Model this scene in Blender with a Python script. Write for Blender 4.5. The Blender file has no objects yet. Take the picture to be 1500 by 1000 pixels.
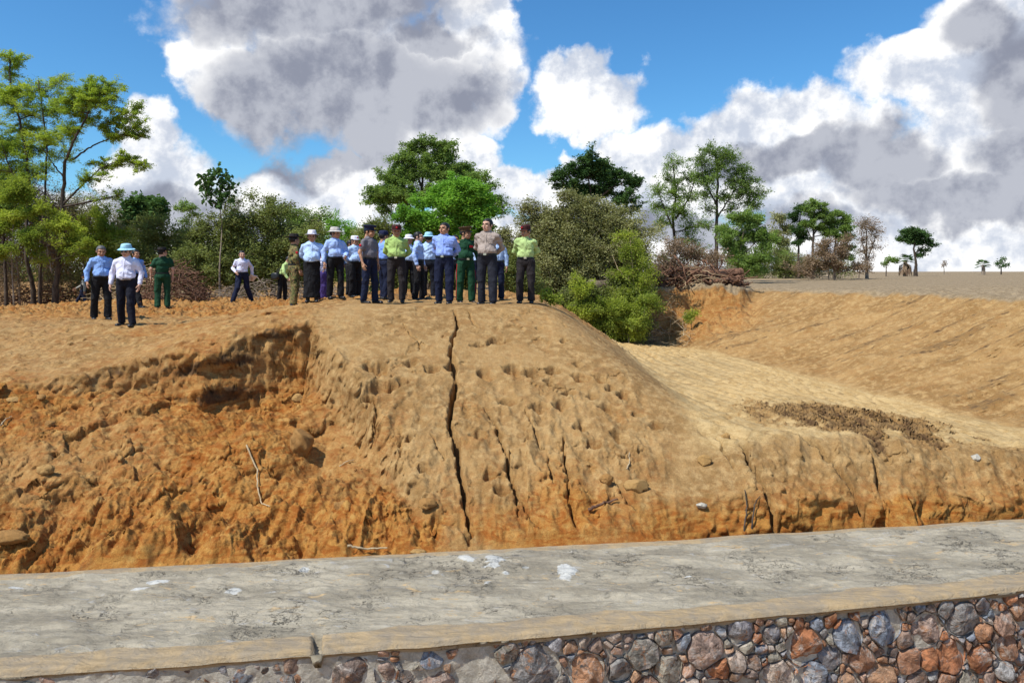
import bpy, math, random
import numpy as np
from math import radians, pi, sin, cos
SC = bpy.context.scene
# ------------------------------------------------------------------ camera, sky, sun, exposure
FPX, HV = 1100.0, 400.0            # focal length in photo pixels, horizon row
cam = bpy.data.cameras.new("camera"); camo = bpy.data.objects.new("camera", cam)
SC.collection.objects.link(camo); SC.camera = camo
camo.location = (0, 0, 0); camo.rotation_euler = (radians(90), 0, 0)
cam.sensor_width = 36; cam.lens = 36*FPX/1500; cam.shift_y = -100/1500.0
cam.clip_start = 0.1; cam.clip_end = 6000
SC.view_settings.view_transform = 'Standard'; SC.view_settings.look = 'None'
SC.view_settings.exposure = 0.25; SC.view_settings.gamma = 1
SUN = np.array([-0.46, -0.34, 0.83]); SUN /= np.linalg.norm(SUN)
sl = bpy.data.lights.new("sun", 'SUN'); sl.energy = 4.6; sl.angle = radians(0.6); sl.color = (1, .95, .86)
so = bpy.data.objects.new("sun", sl); SC.collection.objects.link(so)
so.rotation_euler = (math.acos(SUN[2]), 0, math.atan2(SUN[0], -SUN[1]))
so.location = (0, 0, 30)

class NT:
    """small helper for building node trees"""
    def __init__(s, tree): s.t = tree; s.n = tree.nodes; s.l = tree.links
    def new(s, typ, **kw):
        n = s.n.new(typ)
        for k, v in kw.items(): setattr(n, k, v)
        return n
    def put(s, sock, v):
        if v is None: return
        if hasattr(v, 'links'): s.l.new(v, sock)
        else:
            try: sock.default_value = v
            except Exception:
                sock.default_value = tuple(v) + (1,) if len(v) == 3 else v
    def m(s, op, a, b=None, c=None, clamp=False):
        n = s.new('ShaderNodeMath', operation=op, use_clamp=clamp)
        for i, v in enumerate((a, b, c)): s.put(n.inputs[i], v)
        return n.outputs[0]
    def v(s, op, a, b=None, c=None):
        n = s.new('ShaderNodeVectorMath', operation=op)
        for i, v in enumerate((a, b, c)): s.put(n.inputs[i], v)
        return n.outputs['Value'] if op in ('DOT_PRODUCT', 'LENGTH', 'DISTANCE') else n.outputs[0]
    def mix(s, f, a, b, blend='MIX'):
        n = s.new('ShaderNodeMix', data_type='RGBA', blend_type=blend)
        s.put(n.inputs[0], f); s.put(n.inputs[6], a); s.put(n.inputs[7], b); return n.outputs[2]
    def noise(s, vec, scale, detail=3, rough=.5, dist=0, col=False, lac=2.0):
        n = s.new('ShaderNodeTexNoise'); s.put(n.inputs['Vector'], vec)
        n.inputs['Scale'].default_value = scale; n.inputs['Detail'].default_value = detail
        n.inputs['Roughness'].default_value = rough; n.inputs['Distortion'].default_value = dist
        n.inputs['Lacunarity'].default_value = lac
        return n.outputs[1] if col else n.outputs[0]
    def mr(s, x, a, b, c=0, d=1, smooth=True):
        n = s.new('ShaderNodeMapRange', interpolation_type='SMOOTHSTEP' if smooth else 'LINEAR')
        s.put(n.inputs[0], x)
        for i, v in enumerate((a, b, c, d)): n.inputs[i+1].default_value = v
        return n.outputs[0]
    def scale(s, vec, xyz): return s.v('MULTIPLY', vec, xyz)

# world: Nishita sky with a procedural field of cumulus laid out by direction
W = bpy.data.worlds.new("World"); SC.world = W; W.use_nodes = True
t = NT(W.node_tree); t.n.clear()
out = t.new('ShaderNodeOutputWorld'); bg = t.new('ShaderNodeBackground'); t.l.new(bg.outputs[0], out.inputs[0])
sky = t.new('ShaderNodeTexSky', sky_type='NISHITA'); sky.sun_disc = False
sky.sun_elevation = math.asin(SUN[2]); sky.sun_rotation = math.atan2(SUN[0], SUN[1])
sky.altitude = 200; sky.air_density = 1.0; sky.dust_density = 0.6; sky.ozone_density = 2.5
tc = t.new('ShaderNodeTexCoord'); D = tc.outputs['Generated']
sp = t.new('ShaderNodeSeparateXYZ'); t.l.new(D, sp.inputs[0])
ay = t.m('MAXIMUM', t.m('ABSOLUTE', sp.outputs[1]), 0.12)
P0 = t.new('ShaderNodeCombineXYZ')
t.put(P0.inputs[0], t.m('DIVIDE', sp.outputs[0], ay)); t.put(P0.inputs[1], t.m('DIVIDE', sp.outputs[2], ay))
n1 = t.noise(D, 5.0, 4, .55, col=True); n2 = t.noise(D, 17.0, 5, .6, col=True)
w1 = t.v('MULTIPLY_ADD', t.v('SUBTRACT', n1, (.5, .5, .5)), (.16, .16, 0), P0.outputs[0])
Pw = t.v('MULTIPLY_ADD', t.v('SUBTRACT', n2, (.5, .5, .5)), (.07, .07, 0), w1)
def blobs(P, lst):
    cur = None
    for (u, v, ru, rv) in lst:
        ia, ib = FPX/ru, FPX/rv
        q = t.v('MULTIPLY_ADD', P, (ia, ib, 0), (-(u-750)/FPX*ia, -(HV-v)/FPX*ib, 0))
        d = t.v('DOT_PRODUCT', q, q)
        cur = d if cur is None else t.m('MINIMUM', cur, d)
    return t.m('SUBTRACT', 1.0, cur)
CL = [(450,15,280,75),(520,110,235,120),(650,110,125,125),(600,185,150,60),(275,78,62,58),(340,110,80,60),(700,20,70,60),(720,150,50,70),
      (200,195,60,62),(235,265,110,85),(350,290,150,62),(480,275,150,66),(600,265,120,50),(690,250,60,50),(770,275,90,42),
      (862,138,86,56),(835,262,80,40),(930,290,130,60),(980,215,90,66),(1075,185,90,66),(1180,175,100,66),(1250,230,120,90),
      (1110,260,200,80),(1310,120,100,66),(1400,130,100,90),(1450,30,110,75),(1500,170,130,190),(1370,270,190,110),(1300,345,330,60),
      (700,375,1100,60),(1300,385,900,60),(900,350,500,50),(1560,330,200,90),(150,330,260,60),(-150,380,300,90),(1750,200,150,180),(2100,120,260,160),(-420,160,240,120),(520,-330,420,130),(1300,-360,330,110),(-100,-420,260,120)]
DK = [(460,10,230,60),(490,135,215,85),(610,165,140,62),(430,140,110,70),(640,60,60,30),(1440,60,60,45),(1490,230,80,60),(1400,290,140,34),(1170,232,90,34),(1290,240,80,50),
      (1040,330,240,26),(270,300,110,46),(460,215,150,38),(1060,215,50,22),(1500,130,80,70),(2050,160,200,100),(520,-310,300,80)]
nd = t.noise(D, 9.0, 9, .60); nd2 = t.noise(D, 30.0, 5, .6)
sD = t.v('ADD', D, tuple(0.03*SUN + np.array([0, 0, .006])))
ndS = t.noise(sD, 9.0, 9, .60)
den = t.m('ADD', blobs(Pw, CL), t.m('MULTIPLY', t.m('SUBTRACT', nd, .5), 2.2))
alpha = t.mr(den, -.08, .48)
thick = t.mr(den, .1, 1.3)
dk = t.mr(t.m('ADD', blobs(Pw, DK), t.m('MULTIPLY', t.m('SUBTRACT', nd, .5), 1.0)), -.55, .55)
lit = t.m('MULTIPLY', t.m('SUBTRACT', nd, ndS), 4.8)
puff = t.mr(t.m('ADD', t.m('ADD', lit, t.m('MULTIPLY', t.m('SUBTRACT', nd2, .5), .6)), .60), .0, 1.05)
white = t.mix(puff, (.50, .55, .65), (1.0, .995, .985))
grey = t.mix(puff, (.24, .26, .33), (.44, .46, .52))
ccol = t.mix(dk, white, grey)
hs = t.new('ShaderNodeHueSaturation'); hs.inputs['Saturation'].default_value = 1.15; t.l.new(sky.outputs[0], hs.inputs['Color'])
skyc = t.v('MULTIPLY', hs.outputs[0], (.085*.82, .085*1.34, .085*1.58))
fin = t.mix(alpha, skyc, ccol)
t.put(bg.inputs[0], fin); bg.inputs[1].default_value = 1.0
W.cycles.sampling_method = 'MANUAL'; W.cycles.sample_map_resolution = 512

# ------------------------------------------------------------------ mesh helpers
rng = np.random.default_rng(7); random.seed(7)
def linkobj(o, parent=None, M=None):
    SC.collection.objects.link(o)
    if parent is not None: o.parent = parent
    return o
def tag(o, label=None, cat=None, group=None, kind=None):
    if label: o['label'] = label
    if cat: o['category'] = cat
    if group: o['group'] = group
    if kind: o['kind'] = kind
    return o
def empty(name, loc, rz=0.0):
    o = bpy.data.objects.new(name, None); SC.collection.objects.link(o)
    o.location = tuple(float(c) for c in loc); o.rotation_euler = (0, 0, rz); o.empty_display_size = .2; return o
def mk(name, V, F, mat, parent=None, smooth=True, attrs=None, mi=None):
    """V (n,3); F list of (m,k) int arrays"""
    V = np.asarray(V, dtype=np.float32)
    if not isinstance(F, (list, tuple)): F = [F]
    F = [np.asarray(f, dtype=np.int32) for f in F if len(f)]
    me = bpy.data.meshes.new(name)
    me.vertices.add(len(V)); me.vertices.foreach_set('co', V.ravel())
    loops = np.concatenate([f.ravel() for f in F]); tot = np.concatenate([np.full(len(f), f.shape[1], np.int32) for f in F])
    st = np.concatenate([[0], np.cumsum(tot)[:-1]]).astype(np.int32)
    me.loops.add(len(loops)); me.loops.foreach_set('vertex_index', loops)
    me.polygons.add(len(tot)); me.polygons.foreach_set('loop_start', st)
    me.polygons.foreach_set('use_smooth', np.full(len(tot), bool(smooth)))
    for mt in (mat if isinstance(mat, (list, tuple)) else [mat]): me.materials.append(mt)
    if mi is not None: me.polygons.foreach_set('material_index', np.asarray(mi, np.int32))
    me.update(calc_edges=True)
    for k, a in (attrs or {}).items():
        a = np.asarray(a, np.float32)
        if a.ndim == 1:
            at = me.attributes.new(k, 'FLOAT', 'POINT'); at.data.foreach_set('value', a)
        else:
            at = me.attributes.new(k, 'FLOAT_COLOR', 'POINT')
            at.data.foreach_set('color', np.concatenate([a, np.ones((len(a), 1), np.float32)], 1).ravel())
    o = bpy.data.objects.new(name, me); linkobj(o, parent); return o
def gridfaces(nr, nc, wrap=False):
    i = np.arange(nr-1)[:, None]*nc; j = np.arange(nc if wrap else nc-1)[None, :]; j2 = (j+1) % nc
    return np.stack([i+j, i+j2, i+nc+j2, i+nc+j], -1).reshape(-1, 4)
class MB:
    def __init__(s): s.V = []; s.F = {}; s.n = 0; s.A = []; s.MI = {}
    def add(s, V, F, a=0.0, mi=0):
        V = np.asarray(V, float); F = np.asarray(F)
        s.V.append(V); s.F.setdefault(F.shape[1], []).append(F+s.n); s.MI.setdefault(F.shape[1], []).append(np.full(len(F), mi)); s.n += len(V)
        s.A.append(np.broadcast_to(np.asarray(a, float), (len(V),)))
    def build(s, name, mat, parent=None, smooth=True):
        if not s.V: return None
        ks = sorted(s.F)
        return mk(name, np.concatenate(s.V), [np.concatenate(s.F[k]) for k in ks], mat, parent, smooth,
                  {'rnd': np.concatenate(s.A)}, np.concatenate([np.concatenate(s.MI[k]) for k in ks]))
def frames(P):
    T = np.gradient(P, axis=0); T /= np.linalg.norm(T, axis=1, keepdims=True)+1e-9
    up = np.array([0, 0, 1.0]) if abs(T[:, 2]).mean() < .8 else np.array([1.0, 0, 0])
    A = np.cross(T, up); A /= np.linalg.norm(A, axis=1, keepdims=True)+1e-9
    return T, A, np.cross(T, A)
def tube(mb, P, R, n=6, a=0.0, mi=0, flat=1.0):
    P = np.asarray(P, float); R = np.broadcast_to(np.asarray(R, float), (len(P),))
    T, A, B = frames(P); th = np.arange(n)/n*2*pi
    V = P[:, None]+R[:, None, None]*(np.cos(th)[None, :, None]*A[:, None]+flat*np.sin(th)[None, :, None]*B[:, None])
    V = V.reshape(-1, 3); F = gridfaces(len(P), n, True)
    mb.add(V, F, a, mi)
    c = len(P)*n
    mb.add(np.concatenate([V[:n], P[:1]-T[:1]*R[0]*.3]), np.stack([np.arange(n), np.full(n, n), (np.arange(n)+1) % n], 1), a, mi)
    mb.add(np.concatenate([V[-n:], P[-1:]+T[-1:]*R[-1]*.3]), np.stack([np.arange(n), (np.arange(n)+1) % n, np.full(n, n)], 1), a, mi)
def bez(a, b, c, n):
    t_ = np.linspace(0, 1, n)[:, None]; return (1-t_)**2*a+2*t_*(1-t_)*b+t_**2*c
# ------------------------------------------------------------------ numpy noise
_tab = rng.random((512, 512)).astype(np.float32)
def vn(x, y, seed=0):
    x = np.asarray(x, np.float32)+seed*17.13+1000; y = np.asarray(y, np.float32)+seed*7.77+1000
    xi = np.floor(x).astype(np.int32); yi = np.floor(y).astype(np.int32); fx = x-xi; fy = y-yi
    fx = fx*fx*fx*(fx*(fx*6-15)+10); fy = fy*fy*fy*(fy*(fy*6-15)+10)
    x0 = xi & 511; x1 = (xi+1) & 511; y0 = yi & 511; y1 = (yi+1) & 511
    return ((_tab[x0, y0]*(1-fx)+_tab[x1, y0]*fx)*(1-fy)+(_tab[x0, y1]*(1-fx)+_tab[x1, y1]*fx)*fy)*2-1
def fbm(x, y, oct=5, seed=0, gain=.5):
    s = 0; a = 1.0; n = 0; c, sn = cos(.65), sin(.65)
    for i in range(oct):
        s = s+a*vn(x, y, seed+i*3); n += a; a *= gain
        x, y = (x*c-y*sn)*2.03, (x*sn+y*c)*2.03
    return s/n
_tj = rng.random((256, 256, 3)).astype(np.float32)
def worley(x, y, seed=0):
    """distance to nearest jittered point, and that point's random value"""
    x = x+seed*31.7+500; y = y+seed*11.3+500
    xi = np.floor(x).astype(np.int32); yi = np.floor(y).astype(np.int32)
    best = np.full(x.shape, 9.0, np.float32); val = np.zeros(x.shape, np.float32)
    for dx in (-1, 0, 1):
        for dy in (-1, 0, 1):
            tt = _tj[(xi+dx) & 255, (yi+dy) & 255]
            d = np.hypot(xi+dx+tt[..., 0]-x, yi+dy+tt[..., 1]-y)
            m_ = d < best; best = np.where(m_, d, best); val = np.where(m_, tt[..., 2], val)
    return best, val
def sst(a, b, x):
    q = np.clip((x-a)/(b-a), 0, 1); return q*q*(3-2*q)
def smin(a, b, k):
    h = np.clip(.5+.5*(b-a)/k, 0, 1); return b*(1-h)+a*h-k*h*(1-h)
def smax(a, b, k): return -smin(-a, -b, k)
# ------------------------------------------------------------------ materials
def mat(name, col=(.5, .5, .5), rough=.8, build=None, spec=.3):
    m = bpy.data.materials.new(name); m.use_nodes = True; q = NT(m.node_tree)
    b = q.n['Principled BSDF']; b.inputs['Base Color'].default_value = (*col, 1); b.inputs['Roughness'].default_value = rough
    b.inputs['Specular IOR Level'].default_value = spec
    if build: build(q, b)
    return m
def objco(q): return q.new('ShaderNodeTexCoord').outputs['Object']
def attr(q, name):
    a = q.new('ShaderNodeAttribute'); a.attribute_name = name; return a
def bump(q, b, h, dist=.01, strength=1.0, prev=None):
    n = q.new('ShaderNodeBump'); n.inputs['Distance'].default_value = dist; n.inputs['Strength'].default_value = strength
    q.put(n.inputs['Height'], h)
    if prev: q.l.new(prev, n.inputs['Normal'])
    q.l.new(n.outputs[0], b.inputs['Normal']); return n.outputs[0]
def soil_b(q, b):
    P = objco(q); a = attr(q, 'mask'); s = q.new('ShaderNodeSeparateColor'); q.l.new(a.outputs[0], s.inputs[0])
    big = q.noise(P, .9, 5, .6); mid = q.noise(P, 6, 6, .65); fine = q.noise(P, 60, 4, .7); vf = q.noise(P, 210, 2, .6)
    st = q.noise(q.scale(P, (1.2, .8, 4)), 3.1, 6, .68, 1.2)
    tan = q.mix(q.mr(big, .35, .65), (.36, .222, .090), (.25, .146, .055))
    tan = q.mix(q.mr(mid, .42, .66), tan, (.42, .275, .122))
    orange = q.mix(q.mr(st, .38, .62), (.385, .185, .044), (.27, .088, .016))
    orange = q.mix(q.mr(mid, .5, .72), orange, (.44, .245, .07))
    fo = q.m('MULTIPLY_ADD', q.m('SUBTRACT', st, .5), 1.0, s.outputs[0])
    c = q.mix(q.mr(fo, -.10, 1.05), tan, orange)
    c = q.mix(q.mr(s.outputs[2], -.15, -.7), c, q.mix(q.mr(st, .4, .6), (.50, .355, .17), (.39, .26, .112)))
    fr = q.m('MULTIPLY_ADD', q.m('SUBTRACT', mid, .5), 1.3, s.outputs[1])
    c = q.mix(q.mr(q.noise(P, 2.3, 6, .7, .8), .53, .68, 0, .45), c, (.19, .108, .042)); c = q.mix(q.mr(fr, .3, .75), c, (.10, .055, .026))
    fg = q.m('MULTIPLY_ADD', q.m('SUBTRACT', mid, .5), .6, s.outputs[2])
    c = q.mix(q.mr(fg, .3, .8), c, q.mix(q.mr(mid, .4, .6), (.33, .25, .155), (.235, .172, .10)))
    sp = q.m('ADD', .55, q.m('MULTIPLY', fine, .90))
    c = q.mix(1.0, c, sp, 'MULTIPLY')
    sp2 = q.mr(vf, .34, .48, .50, 1)
    c = q.mix(1.0, c, sp2, 'MULTIPLY')
    q.put(b.inputs['Base Color'], c)
    h = q.m('ADD', q.m('MULTIPLY', fine, .75), q.m('MULTIPLY', vf, .3))
    n0 = bump(q, b, q.noise(P, 14, 5, .65), .022, 1.0); bump(q, b, h, .007, 1.0, n0)
M_soil = mat('soil', rough=.95, build=soil_b, spec=.15)
def clod_b(q, b):
    P = objco(q); r = attr(q, 'rnd').outputs[2]
    c = q.mix(r, (.26, .115, .032), (.40, .24, .09)); f = q.noise(P, 45, 5, .7)
    q.put(b.inputs['Base Color'], q.mix(1.0, c, q.m('ADD', .65, q.m('MULTIPLY', f, .7)), 'MULTIPLY')); bump(q, b, f, .02)
M_clod = mat('clod_soil', rough=.95, build=clod_b, spec=.15)
def leafmat(name, ca, cb, trans=.45):
    m = bpy.data.materials.new(name); m.use_nodes = True; q = NT(m.node_tree); q.n.clear()
    o = q.new('ShaderNodeOutputMaterial'); d = q.new('ShaderNodeBsdfDiffuse'); tr = q.new('ShaderNodeBsdfTranslucent')
    mx = q.new('ShaderNodeMixShader'); mx.inputs[0].default_value = trans
    r = attr(q, 'rnd').outputs[2]; c = q.mix(r, ca, cb)
    q.put(d.inputs[0], c); q.put(tr.inputs[0], q.v('MULTIPLY', c, (1.25, 1.3, .7)))
    q.l.new(d.outputs[0], mx.inputs[1]); q.l.new(tr.outputs[0], mx.inputs[2]); q.l.new(mx.outputs[0], o.inputs[0]); return m
def bark_b(c1, c2, sc=12):
    def f(q, b):
        P = objco(q); n = q.noise(q.scale(P, (1, 1, .25)), sc, 5, .65)
        q.put(b.inputs['Base Color'], q.mix(q.mr(n, .35, .65), c1, c2)); bump(q, b, n, .02)
    return f
M_bark = mat('bark', rough=.9, build=bark_b((.085, .06, .042), (.21, .165, .125)))
M_barkdk = mat('dark_bark', rough=.9, build=bark_b((.035, .026, .02), (.10, .075, .055)))
M_twig = mat('dry_twig', rough=.9, build=bark_b((.15, .115, .085), (.32, .26, .2)))
M_red = mat('reddish_root', rough=.9, build=bark_b((.075, .035, .022), (.23, .125, .075)))
M_pale = mat('pale_stick', rough=.8, build=bark_b((.32, .23, .13), (.50, .39, .24)))
L_olive = leafmat('olive_leaves', (.125, .15, .045), (.28, .32, .11), .3)
L_grey = leafmat('grey_green_leaves', (.17, .175, .07), (.35, .345, .16), .3)
L_green = leafmat('green_leaves', (.12, .18, .055), (.26, .37, .10), .4)
L_bright = leafmat('bright_green_leaves', (.12, .27, .045), (.26, .46, .075), .45)
L_yel = leafmat('yellow_green_leaves', (.13, .19, .04), (.46, .52, .09), .45)
L_feather = leafmat('feathery_leaves', (.20, .30, .05), (.46, .54, .10), .45)
L_dark = leafmat('dark_leaves', (.045, .095, .035), (.11, .19, .06), .3)
L_brown = leafmat('brown_leaves', (.20, .13, .09), (.34, .25, .17), .3)
def cloth(name, col, rough=.8, amt=.10, sc=9):
    def f(q, b):
        P = objco(q); n = q.noise(q.scale(P, (1, 1, .6)), sc, 3, .5, .6); n2 = q.noise(P, 90, 2, .5)
        q.put(b.inputs['Base Color'], q.mix(1.0, col, q.m('ADD', 1-amt, q.m('MULTIPLY', n2, 2*amt)), 'MULTIPLY'))
        bump(q, b, n, .05, 1.0)
    return mat(name, col, rough, f, .2)
M_skin = cloth('skin', (.46, .25, .155), .55, .05, 20)
M_skin2 = cloth('lighter_skin', (.60, .36, .26), .55, .05, 20)
M_hair = mat('black_hair', (.012, .011, .012), .45); M_hairg = mat('grey_hair', (.10, .10, .105), .6)
M_eye = mat('eye_dark', (.015, .012, .012), .3); M_lip = mat('lips', (.33, .13, .10), .5)
M_shoe = mat('black_leather', (.012, .012, .014), .35, spec=.5); M_belt = mat('belt_leather', (.010, .010, .012), .4)
M_metal = mat('buckle_metal', (.65, .6, .45), .3); M_metal.node_tree.nodes['Principled BSDF'].inputs['Metallic'].default_value = 1
# ------------------------------------------------------------------ terrain
ZC = -3.3
def yb(x):
    q = np.clip(x, -8, 9); return 9.056+.147*x+.0016*q*q
def yf(x):
    q = np.clip(x, -7, 8); return 6.846+.171*x+.0045*q*q
def poly_sd(x, y, P):
    """signed distance (negative inside) to polygon P"""
    d = np.full(x.shape, 1e9); ins = np.zeros(x.shape, bool); n = len(P)
    for i in range(n):
        ax, ay_ = P[i]; bx, by = P[(i+1) % n]; ex, ey = bx-ax, by-ay_
        tt = np.clip(((x-ax)*ex+(y-ay_)*ey)/(ex*ex+ey*ey), 0, 1)
        d = np.minimum(d, np.hypot(x-ax-tt*ex, y-ay_-tt*ey))
        cnd = ((ay_ > y) != (by > y)) & (x < (bx-ax)*(y-ay_)/(by-ay_+1e-12)+ax); ins ^= cnd
    return np.where(ins, -d, d)
PIT = [(-3.6, 13.45), (-3.25, 12.75), (-2.75, 12.1), (-2.16, 11.2), (-1.7, 10.3), (-1.05, 9.5), (-.7, 9.0), (-.5, 8.2), (-14, 5), (-14, 12.3),
       (-8.2, 11.9), (-7.0, 12.0), (-6.6, 12.45), (-5.8, 12.35), (-5.0, 12.2), (-4.3, 12.9)]
def zone(x, y):
    s = y-yb(x)
    left = sst(-3.6, -7.4, x)
    P = -.65-.44*left*(1-.45*sst(15.5, 26, y))-.20*left*np.clip(15.3-y, 0, 4)-.012*np.clip(y-24, 0, 40)-.65*sst(-11, -19, x)*sst(20, 27, y)-.3*sst(-14, -22, x)
    P = P+.05*fbm(x*.35, y*.35, 3, 5)+.03*fbm(x*1.3, y*1.3, 3, 6)
    k = .492+.26*sst(2.2, 4.5, x)
    lin = k*s+.10*np.sin(np.clip(s/5.5, 0, 1)*pi)
    A = -3.35+lin+.10*fbm(x*.5, y*.5, 3, 9)*sst(0, 2, s)
    N = smin(P, A, .22)
    # right flank of the mound and spillway channel
    G = -.62-.68*(x-.75+.25*fbm(y*.4, x*.3, 3, 12))
    N = smin(N, np.where(x > -1.5, G, 9), .4)
    fl = -2.37-.09*np.clip(x-4.2, -1, 6)+.04*fbm(x*.6, y*.6, 3, 13)
    xt = np.interp(y, [8, 10, 12, 14, 16.5, 22, 26, 30], [11.5, 10.7, 9.9, 9.0, 8.1, 7.1, 5.2, 4.5])
    bank = fl+np.interp(y, [9, 14, 20, 30, 45], [.47, .48, .47, .42, .40])*(x-xt+.35*fbm(y*.5, x*.4, 3, 15))
    back = fl+1.5*(y-26.6+1.3*fbm(x*.5, y*.2, 3, 16))
    ch = smax(smax(fl, bank, .18), back, .4)
    ch = smin(ch, A, .12)
    field = -.60+.0052*np.clip(np.hypot(x-12, y-18)-6, 0, 190)+.03*fbm(x*.1, y*.1, 2, 17)
    fieldm = np.where(x > 3, field, np.minimum(field, -.75))
    ch = smin(ch, fieldm, .04)
    z = np.where(x > 0.2, smax(N, ch, .25), N)
    z = np.where(x > 8, np.where(y > 9, ch, z), z)
    # far ground
    far = sst(36, 60, y)
    z = z*(1-far)+far*np.where(x > 3, field, -.9+.004*np.clip(y-40, 0, 300))
    return z, s, P, A
def base_h(x, y):
    x = np.asarray(x, float); y = np.asarray(y, float)
    z, s, P, A = zone(x, y)
    # dug pit on the left
    sd = poly_sd(x, y, PIT)+.12*fbm(x*1.1, y*1.1, 4, 21)+.05*fbm(x*5, y*5, 2, 22)
    edge = sst(.14, -.16, sd)
    kk = .335+.075*sst(-6.6, -8.6, x)
    C = -3.35+kk*s+.10*fbm(x*.9, y*.9, 4, 23)-.10*sst(.6, .0, np.abs(s-4.3)/1.0)*sst(-7.5, -6, x)
    C = C-.30*np.exp(-((sd+.65)/.55)**2)*sst(-5.2, -4.2, x)*sst(9.6, 10.6, y)     # hollow against the mound's cut edge
    C = C+.20*sst(.55, 0.0, np.hypot((x+3.6)/1.0, (y-11.3)/1.3)-.3)
    C = C-.10*sst(.9, .0, np.hypot((x+5.4)/2.4, (y-12.2)/.5)-.2)
    cutz = np.minimum(z, C)
    z = z*(1-edge)+cutz*edge
    # small second slump above the pit
    sl = np.hypot((x+4.75)/.62, (y-14.3)/.55)
    z = z-.20*sst(1.15, .75, sl+.25*fbm(x*3, y*3, 3, 24))
    pit = sst(.05, -.3, sd)
    return z, s, sd, pit
def hit(u, v, y0=7.5, y1=70):
    """first terrain point seen along the survey ray"""
    ys = np.arange(y0, y1, .02); xs = (u-750)*ys/FPX; zr = (HV-v)*ys/FPX
    z = base_h(xs, ys)[0]; k = np.argmax(z >= zr)
    return np.array([xs[k], ys[k], z[k]])
CRACKS = [([(666,455),(670,475),(663,500),(660,520),(667,540),(668,565),(660,595),(658,620),(668,650),(672,690),(680,730),(687,770),(690,798)], .05, .32),
          ([(710,598),(722,615),(733,640),(742,665),(745,690),(755,720),(760,755)], .024, .14), ([(745,660),(744,690),(752,715),(763,735)], .03, .2),
          ([(825,640),(828,680),(832,715),(838,745),(845,770)], .022, .16), ([(800,660),(808,690),(812,712)], .014, .1),
          ([(1088,655),(1100,685),(1118,715),(1130,745),(1136,752)], .055, .34), ([(1168,641),(1200,655),(1222,685),(1245,715),(1265,740),(1278,756)], .055, .36),
          ([(1268,655),(1280,675),(1285,700),(1287,718)], .035, .26), ([(592,472),(600,490),(612,500),(616,512)], .012, .06), ([(588,640),(586,665),(580,690)], .014, .08),
          ([(548,580),(550,610),(549,640)], .02, .12), ([(900,700),(915,728),(930,750)], .016, .1), ([(630,640),(645,660),(655,672)], .012, .08),
          ([(685,455),(690,470),(700,482)], .012, .07), ([(765,735),(780,760),(795,775)], .016, .1), ([(770,600),(780,625),(792,650)], .014, .08),
          ([(690,486),(722,489)], .013, .05), ([(1050,640),(1062,665),(1075,690)], .018, .1)]
HOLES = [(602,531,24,8),(632,541,26,8),(592,560,22,9),(552,540,40,14),(560,568,52,14),(540,583,28,11),(711,548,24,11),(752,541,28,10),(781,548,26,9),
         (810,543,18,9),(806,560,18,9),(850,554,28,8),(880,556,24,8),(833,577,22,8),(867,583,16,9),(896,570,16,8),(914,580,20,9),(890,600,22,9),(790,598,26,9),
         (825,595,24,10),(742,590,24,8),(789,480,10,4),(825,500,11,5),(846,535,12,5),(700,640,20,9),(718,698,20,9),(735,722,22,10),(660,537,16,9),(935,608,18,7),
         (960,625,16,7),(850,625,26,10),(905,640,20,9),(700,505,30,5),(730,500,34,9),(1200,592,30,6),(640,762,20,8),(870,650,18,9),(775,640,14,6),(600,640,14,7),(620,690,20,6)]
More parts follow.
